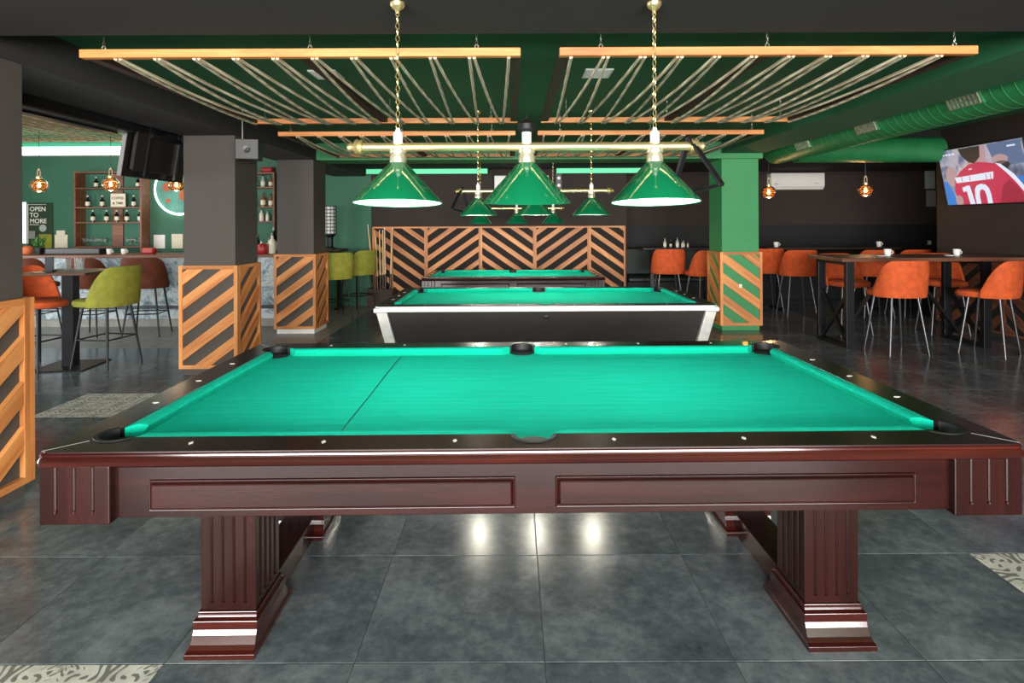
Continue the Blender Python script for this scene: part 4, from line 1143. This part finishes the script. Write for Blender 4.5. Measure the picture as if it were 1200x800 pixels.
# ================================================================== WALL EQUIPMENT
def air_con(label, px0, px1, py0, py1, d):
    x0, x1 = PX(px0, d), PX(px1, d); pm = (px0 + px1) / 2; z0, z1 = PZ(py1, d, pm), PZ(py0, d, pm)
    t = empty('air_conditioner', ((x0 + x1) / 2, d, z0)); tag(t, label, 'air conditioner', 'white wall air conditioners'); W, H = x1 - x0, z1 - z0
    MB().prism([[(0, .0), (.14, .0), (.2, .06), (.2, H), (0, H)]], -W / 2, W / 2, lambda u, v, h: (h, .2 - u, v)).build('body', 'white_plastic', t, bevel=.012)
    B(-W / 2 + .03, W / 2 - .03, .02, .06, .012, .022, mtx=None).build('flap', 'white_plastic', t)
    B(-W / 2 + .06, -W / 2 + .13, -.002, .001, .10, .115).build('badge', 'grey_plastic', t)
    B(W / 2 - .2, W / 2 - .12, -.002, .001, .11, .12).build('display', 'grey_plastic', t)
air_con('white wall air conditioner behind the amber pendant lamps', 904, 967, 202.5, 222, 11.2)
air_con('white wall air conditioner on the brown wall above the chevron panels', 579.5, 643.5, 205.5, 224, 10.4)
for xa, xb, lab in ((429, 572, 'long pale green light bar on the back wall above the cue sticks side'), (652, 756, 'long pale green light bar on the back wall above the dark recess side')):
    dd = 10.5; e = empty('light_bar', (0, 0, 0)); tag(e, lab, 'lamp', 'green light bars on the back wall')
    za, zb_ = PZ(203.5, dd), PZ(197, dd)
    B(PX(xa, dd), PX(xb, dd), dd, YB, za, zb_).build('housing', 'green_paint', e)
    B(PX(xa, dd) + .01, PX(xb, dd) - .01, dd - .008, dd - .0005, za + .008, zb_ - .008).build('diffuser', 'led_green', e)
e = empty('wall_controller', (PX(655, 10.56), YB, PZ(222, 10.56))); tag(e, 'small black control box with white knobs beside the air conditioner', 'control box')
B(-.05, .05, -.05, 0, 0, .3).build('case', 'black_plastic', e)
for z in (.07, .2): MB().lathe([(.03, 0), (.03, .02), (0, .02)], n=14, mtx=Matrix.Translation((0, -.05, z)) @ Matrix.Rotation(PI / 2, 4, 'X')).build('knob', 'white_plastic', e)
# posters and switch in the far right recess
on_wall('poster', 'small black and white photo print beside the television', 'poster', 1084.5, 1096, 197.5, 221, 'bottle_clear', dd=YBR - .02)
on_wall('poster', 'small plain grey print under the photo print beside the television', 'poster', 1086, 1097, 223, 242, 'grey_plastic', dd=YBR - .02)
e, w_, h_ = on_wall('light_switch', 'grey light switch on the black wainscot panel', 'switch', 1087, 1091.5, 281.5, 287, 'grey_plastic', dd=YBR - .042)
B(-w_ * .28, w_ * .28, -.006, 0, h_ * .2, h_ * .8).build('rocker', 'white_plastic', e)

# loudspeaker
e = empty('loudspeaker', (-2.44, 5.42, 2.06)); tag(e, 'small grey loudspeaker hanging beside the black left beam', 'loudspeaker')
e.rotation_euler.z = R(12)
B(-.10, .10, -.02, .17, 0, .185, ch=.006).build('cabinet', 'black_plastic', e)
B(-.098, .098, -.032, -.0205, .002, .183, ch=.004).build('front_grille', 'speaker_grey', e)
MB().lathe([(.032, 0), (.034, .004), (.012, .001), (0, .004)], n=18, mtx=Matrix.Translation((0, -.031, .09)) @ Matrix.Rotation(PI / 2, 4, 'X')).build('badge', 'black_plastic', e)
MB().tube([(-.06, .08, .18), (-.06, .08, ZC - 2.06)], .006, 8).build('rod', 'grey_plastic', e)

# television on the right wall, tilted down
tv = empty('television', (6.055, 7.52, PZ(242, 8.15, 1105) + .0)); tag(tv, 'large wall television showing a football player in a red number 10 shirt', 'television')
TW, TH = 1.37, .765
tv.rotation_euler = (R(11), 0, 0)
tv.rotation_mode = 'XYZ'
# local: x along the screen width, -y out of the screen, z up; turned to face -X
tv.matrix_basis = Matrix.Translation((6.07, 7.515, 1.69)) @ Matrix.Rotation(R(-90), 4, 'Z') @ Matrix.Rotation(R(11), 4, 'X')
B(-TW / 2, TW / 2, -.012, .03, -.008, TH + .008, ch=.004).build('case', 'black_plastic', tv)
B(-.25, .25, .03, .075, .2, .55).build('wall_bracket', 'black_metal', tv)
def screen_bg():
    m, nt, b = newmat('screen_crowd')
    v = coords(nt, perobj=False)
    n = node(nt, 'ShaderNodeTexNoise', i_Scale=4.2, i_Detail=2.0, i_Distortion=.5); nt.links.new(v, n.inputs['Vector'])
    r = ramp(nt, n.outputs['Fac'], [(0.25, '#2c3342'), (0.42, '#6d7690'), (0.55, '#a9a6b4'), (0.68, '#b9a9b0'), (.8, '#4d5f86')])
    nt.links.new(r.outputs[0], b.inputs['Emission Color']); b.inputs['Emission Strength'].default_value = .65
    b.inputs['Base Color'].default_value = (0.02, 0.02, 0.02, 1); b.inputs['Roughness'].default_value = .2
screen_bg()
for nm, c, st in (('screen_red', '#b8294a', .7), ('screen_dark_red', '#951c36', .7), ('screen_white', '#ccd4e2', .75), ('screen_hair', '#2e2626', .6), ('screen_skin', '#a98a8c', .7), ('screen_blue', '#2466ae', .9), ('screen_slate', '#4a5a78', .9), ('screen_black', '#1d1d24', .8)):
    glow(nm, c, st); M[nm].node_tree.nodes['Principled BSDF'].inputs['Base Color'].default_value = (.02, .02, .02, 1)
sc_ = B(-TW / 2 + .012, TW / 2 - .012, -.014, -.0121, .006, TH - .006).build('screen', 'screen_crowd', tv)
def sp(pts, mat, lay):
    q = [((u - .5) * (TW - .03), .006 + v * (TH - .012)) for u, v in pts]
    MB().prism([q], .0142 + lay * .0004, .0144 + lay * .0004, lambda a, b_, h: (a, -h, b_)).build('screen_image', mat, sc_)
def ell(cu, cv, ru, rv, n=18): return [(min(1, max(0, cu + ru * math.cos(2 * PI * i / n))), min(1, max(0, cv + rv * math.sin(2 * PI * i / n)))) for i in range(n)]
sp([(.62, .99), (.99, .99), (.99, .62), (.8, .6), (.66, .75)], 'screen_slate', 0)
sp(ell(.12, .52, .07, .18), 'screen_skin', 0)
sp([(0, 0), (.14, 0), (.12, .2), (.06, .42), (0, .45)], 'screen_blue', 1)
sp([(.85, .0), (.99, .0), (.99, .4), (.88, .42)], 'screen_blue', 0)
sp(ell(.74, .62, .1, .07), 'screen_black', 1)
sp(ell(.74, .72, .09, .08), 'screen_skin', 1)
sp([(.36, .68), (.58, .70), (.60, .99), (.38, .99)], 'screen_skin', 2)
sp([(.27, .99), (.54, .99), (.52, .80), (.44, .70), (.37, .74), (.30, .86)], 'screen_hair', 3)
sp([(.16, .0), (.13, .25), (.16, .45), (.24, .58), (.36, .69), (.48, .72), (.60, .69), (.72, .64), (.84, .50), (.93, .30), (.97, .06), (.97, 0)], 'screen_red', 4)
sp([(.66, .0), (.72, .28), (.80, .38), (.90, .20), (.94, 0)], 'screen_dark_red', 5)
sp([(.68, .67), (.74, .64), (.86, .46), (.95, .24), (.97, .12), (.94, .14), (.86, .34), (.78, .5)], 'screen_white', 6)
sp([(.165, .49), (.175, .39), (.63, .41), (.645, .53)], 'screen_white', 6)
for u in (.25, .35, .55, .6): sp([(u, .50), (u + .008, .50), (u + .008, .41), (u, .41)], 'screen_red', 7)
sp([(.36, .62), (.40, .625), (.40, .605), (.36, .60)], 'screen_white', 6)
sp(ell(.17, .07, .05, .1), 'screen_skin', 6)
for k in range(4): sp([(.05 + k * .045, .90), (.08 + k * .045, .90), (.08 + k * .045, .93), (.05 + k * .045, .93)], 'screen_white', 6)
sp([(.84, .9), (.93, .9), (.93, .925), (.84, .925)], 'screen_white', 6)
sp([(.235, .30), (.30, .33), (.335, .33), (.365, .0), (.30, .0), (.285, .235), (.24, .22)], 'screen_white', 7)
for side in (0, 1):
    u0, u1 = ((.378, .435), (.515, .572))[side]
    sp([(u0, .0), (u1, .0), (u1, .14), (u0, .14)], 'screen_white', 7)
sp([(.378, .14), (.435, .14), (.445, .22), (.475, .25), (.505, .22), (.515, .14), (.572, .14), (.56, .26), (.53, .32), (.475, .345), (.42, .32), (.39, .26)], 'screen_white', 7)

# television hanging over the bar, seen from behind
tb = empty('television'); tag(tb, 'black television hung from the left beam with its back to the pool tables', 'television')
tb.matrix_basis = Matrix.Translation((-3.40, 5.70, 1.87)) @ Matrix.Rotation(R(-90), 4, 'Z') @ Matrix.Rotation(R(9), 4, 'X')
# local +y points to -X here is reversed: screen on +y side, back on the -y side facing the room
tb.matrix_basis = Matrix.Translation((-3.42, 5.62, 1.89)) @ Matrix.Rotation(R(90), 4, 'Z') @ Matrix.Rotation(R(9), 4, 'X')
B(-.48, .48, 0, .035, 0, .55, ch=.006).build('case', 'black_plastic', tb)
B(-.47, .47, .0352, .038, .01, .54).build('screen', 'wall_black', tb)
B(-.485, -.4802, .0, .036, .0, .55).build('bezel_edge', 'grey_plastic', tb)
B(-.40, .40, -.035, -.0005, .06, .42, ch=.01).build('back_cover', 'black_body', tb)
for x in (-.22, .25): B(x - .02, x + .02, -.055, -.0355, .02, .60).build('mount_rail', 'steel_leg' if x > 0 else 'black_metal', tb)
B(-.24, .27, -.075, -.0555, .38, .42).build('mount_bar', 'black_metal', tb)
MB().bar((.25, -.065, .40), (.25, -.03, .72), .04, .04).build('mount_arm', 'black_metal', tb)
MB().tube([(.36, -.05, .52), (.40, -.06, .42), (.35, -.055, .34), (.40, -.06, .24)], .006, 6).build('cable', 'white_plastic', tb, smooth=True)
# projector screen housing under the outer edge of the left beam
e = empty('roller_screen_case', (-3.33, 0, 0)); tag(e, 'long black roller screen case along the left beam over the bar', 'screen case')
B(-.1, .1, 3.45, 5.05, 2.25, 2.38, ch=.01).build('case', 'black_plastic', e)
B(-.08, .08, 3.40, 3.45, 2.26, 2.36).build('end_cap', 'grey_plastic', e)
B(-.10, -.02, 3.5, 5.0, 2.235, 2.25).build('lip', 'black_metal', e)

# ================================================================== CUES, BENCH, LANTERN
def cue(label, x0, y0, x1, y1, z1):
    a, b = Vector((x0, y0, 0.0)), Vector((x1, y1, z1)); t = empty('cue_stick', a); tag(t, label, 'cue stick', 'cue sticks leaning on the chevron wall')
    dv = b - a; t.rotation_euler = dv.to_track_quat('Z', 'Y').to_euler(); L = dv.length
    MB().lathe([(.014, .004), (.022, .01), (.019, L * .42), (0.0, L * .42)], n=10).build('butt', 'cue_butt', t, smooth=True)
    MB().lathe([(.018, L * .42), (.010, L - .03), (0.0, L - .03)], n=10).build('shaft', 'cue_shaft', t, smooth=True)
    MB().lathe([(.010, L - .03), (.009, L), (0, L)], n=10).build('tip', 'ivory', t, smooth=True)
for i, (px0, px1, z1, lab) in enumerate(((441, 431, 1.46, 'tilted outward past the panel edge'), (446, 444.5, 1.36, 'standing nearly upright'), (448.5, 448.5, 1.36, 'standing nearly upright'), (451, 450.5, 1.40, 'standing nearly upright'), (455, 460, 1.40, 'crossing toward the pool tables'), (442, 440, 1.30, 'standing nearly upright'))):
    cue('cue stick ' + lab + ' against the chevron wall', PX(px0, 10.3), 10.28 + .02 * i, PX(px1, 10.5), 10.505, z1)
e = empty('cue_rack', (PX(449, 10.5), 10.5, 0)); tag(e, 'low dark cue rack standing before the chevron wall', 'cue rack')
B(-.22, .22, -.30, -.26, 0, .34).build('front_board', 'stained_wood', e)
for x in (-.21, .21): B(x - .012, x + .012, -.26, .02, 0, .34).build('side_board', 'stained_wood', e)
B(.13, .17, -.01, .02, 0, 1.36).build('upright', 'pine_z', e)
B(-.17, -.13, -.01, .02, 0, 1.36).build('upright', 'pine_z', e)
t = empty('bench', (2.75, 11.05, 0)); tag(t, 'dark green padded bench against the black recess', 'bench')
B(-.65, 1.2, -.25, .28, .0, .38).build('base', 'wall_black', t); B(-.65, 1.2, -.27, .16, .38, .48, ch=.03).build('seat', 'dark_green_vinyl', t); B(-.65, 1.2, .16, .3, .48, 1.0, ch=.03).build('backrest', 'dark_green_vinyl', t)
e = empty('lattice_lantern', (PX(387, 10.25), 10.25, 1.04)); tag(e, 'white lattice lantern on a black foot by the olive stools', 'lantern')
MB().lathe([(.1, 0), (.1, .02), (.05, .04), (.05, .2), (.09, .24), (.09, .25), (0, .25)], n=18).build('foot', 'black_metal', e, smooth=True)
MB().lathe([(.09, .26), (.09, .74)], n=18).build('shade', 'led_green', e, smooth=True)
e.children[-1].data.materials[0] = M['shade_white']
m = MB()
for k in range(9): m.torus((0, 0, .26 + k * .06), .102, .007, None, 20, 5)
for k in range(10):
    a = 2 * PI * k / 10; m.tube([(.102 * math.cos(a), .102 * math.sin(a), .255), (.102 * math.cos(a), .102 * math.sin(a), .745)], .006, 5)
m.build('lattice', 'black_metal', e, smooth=True)
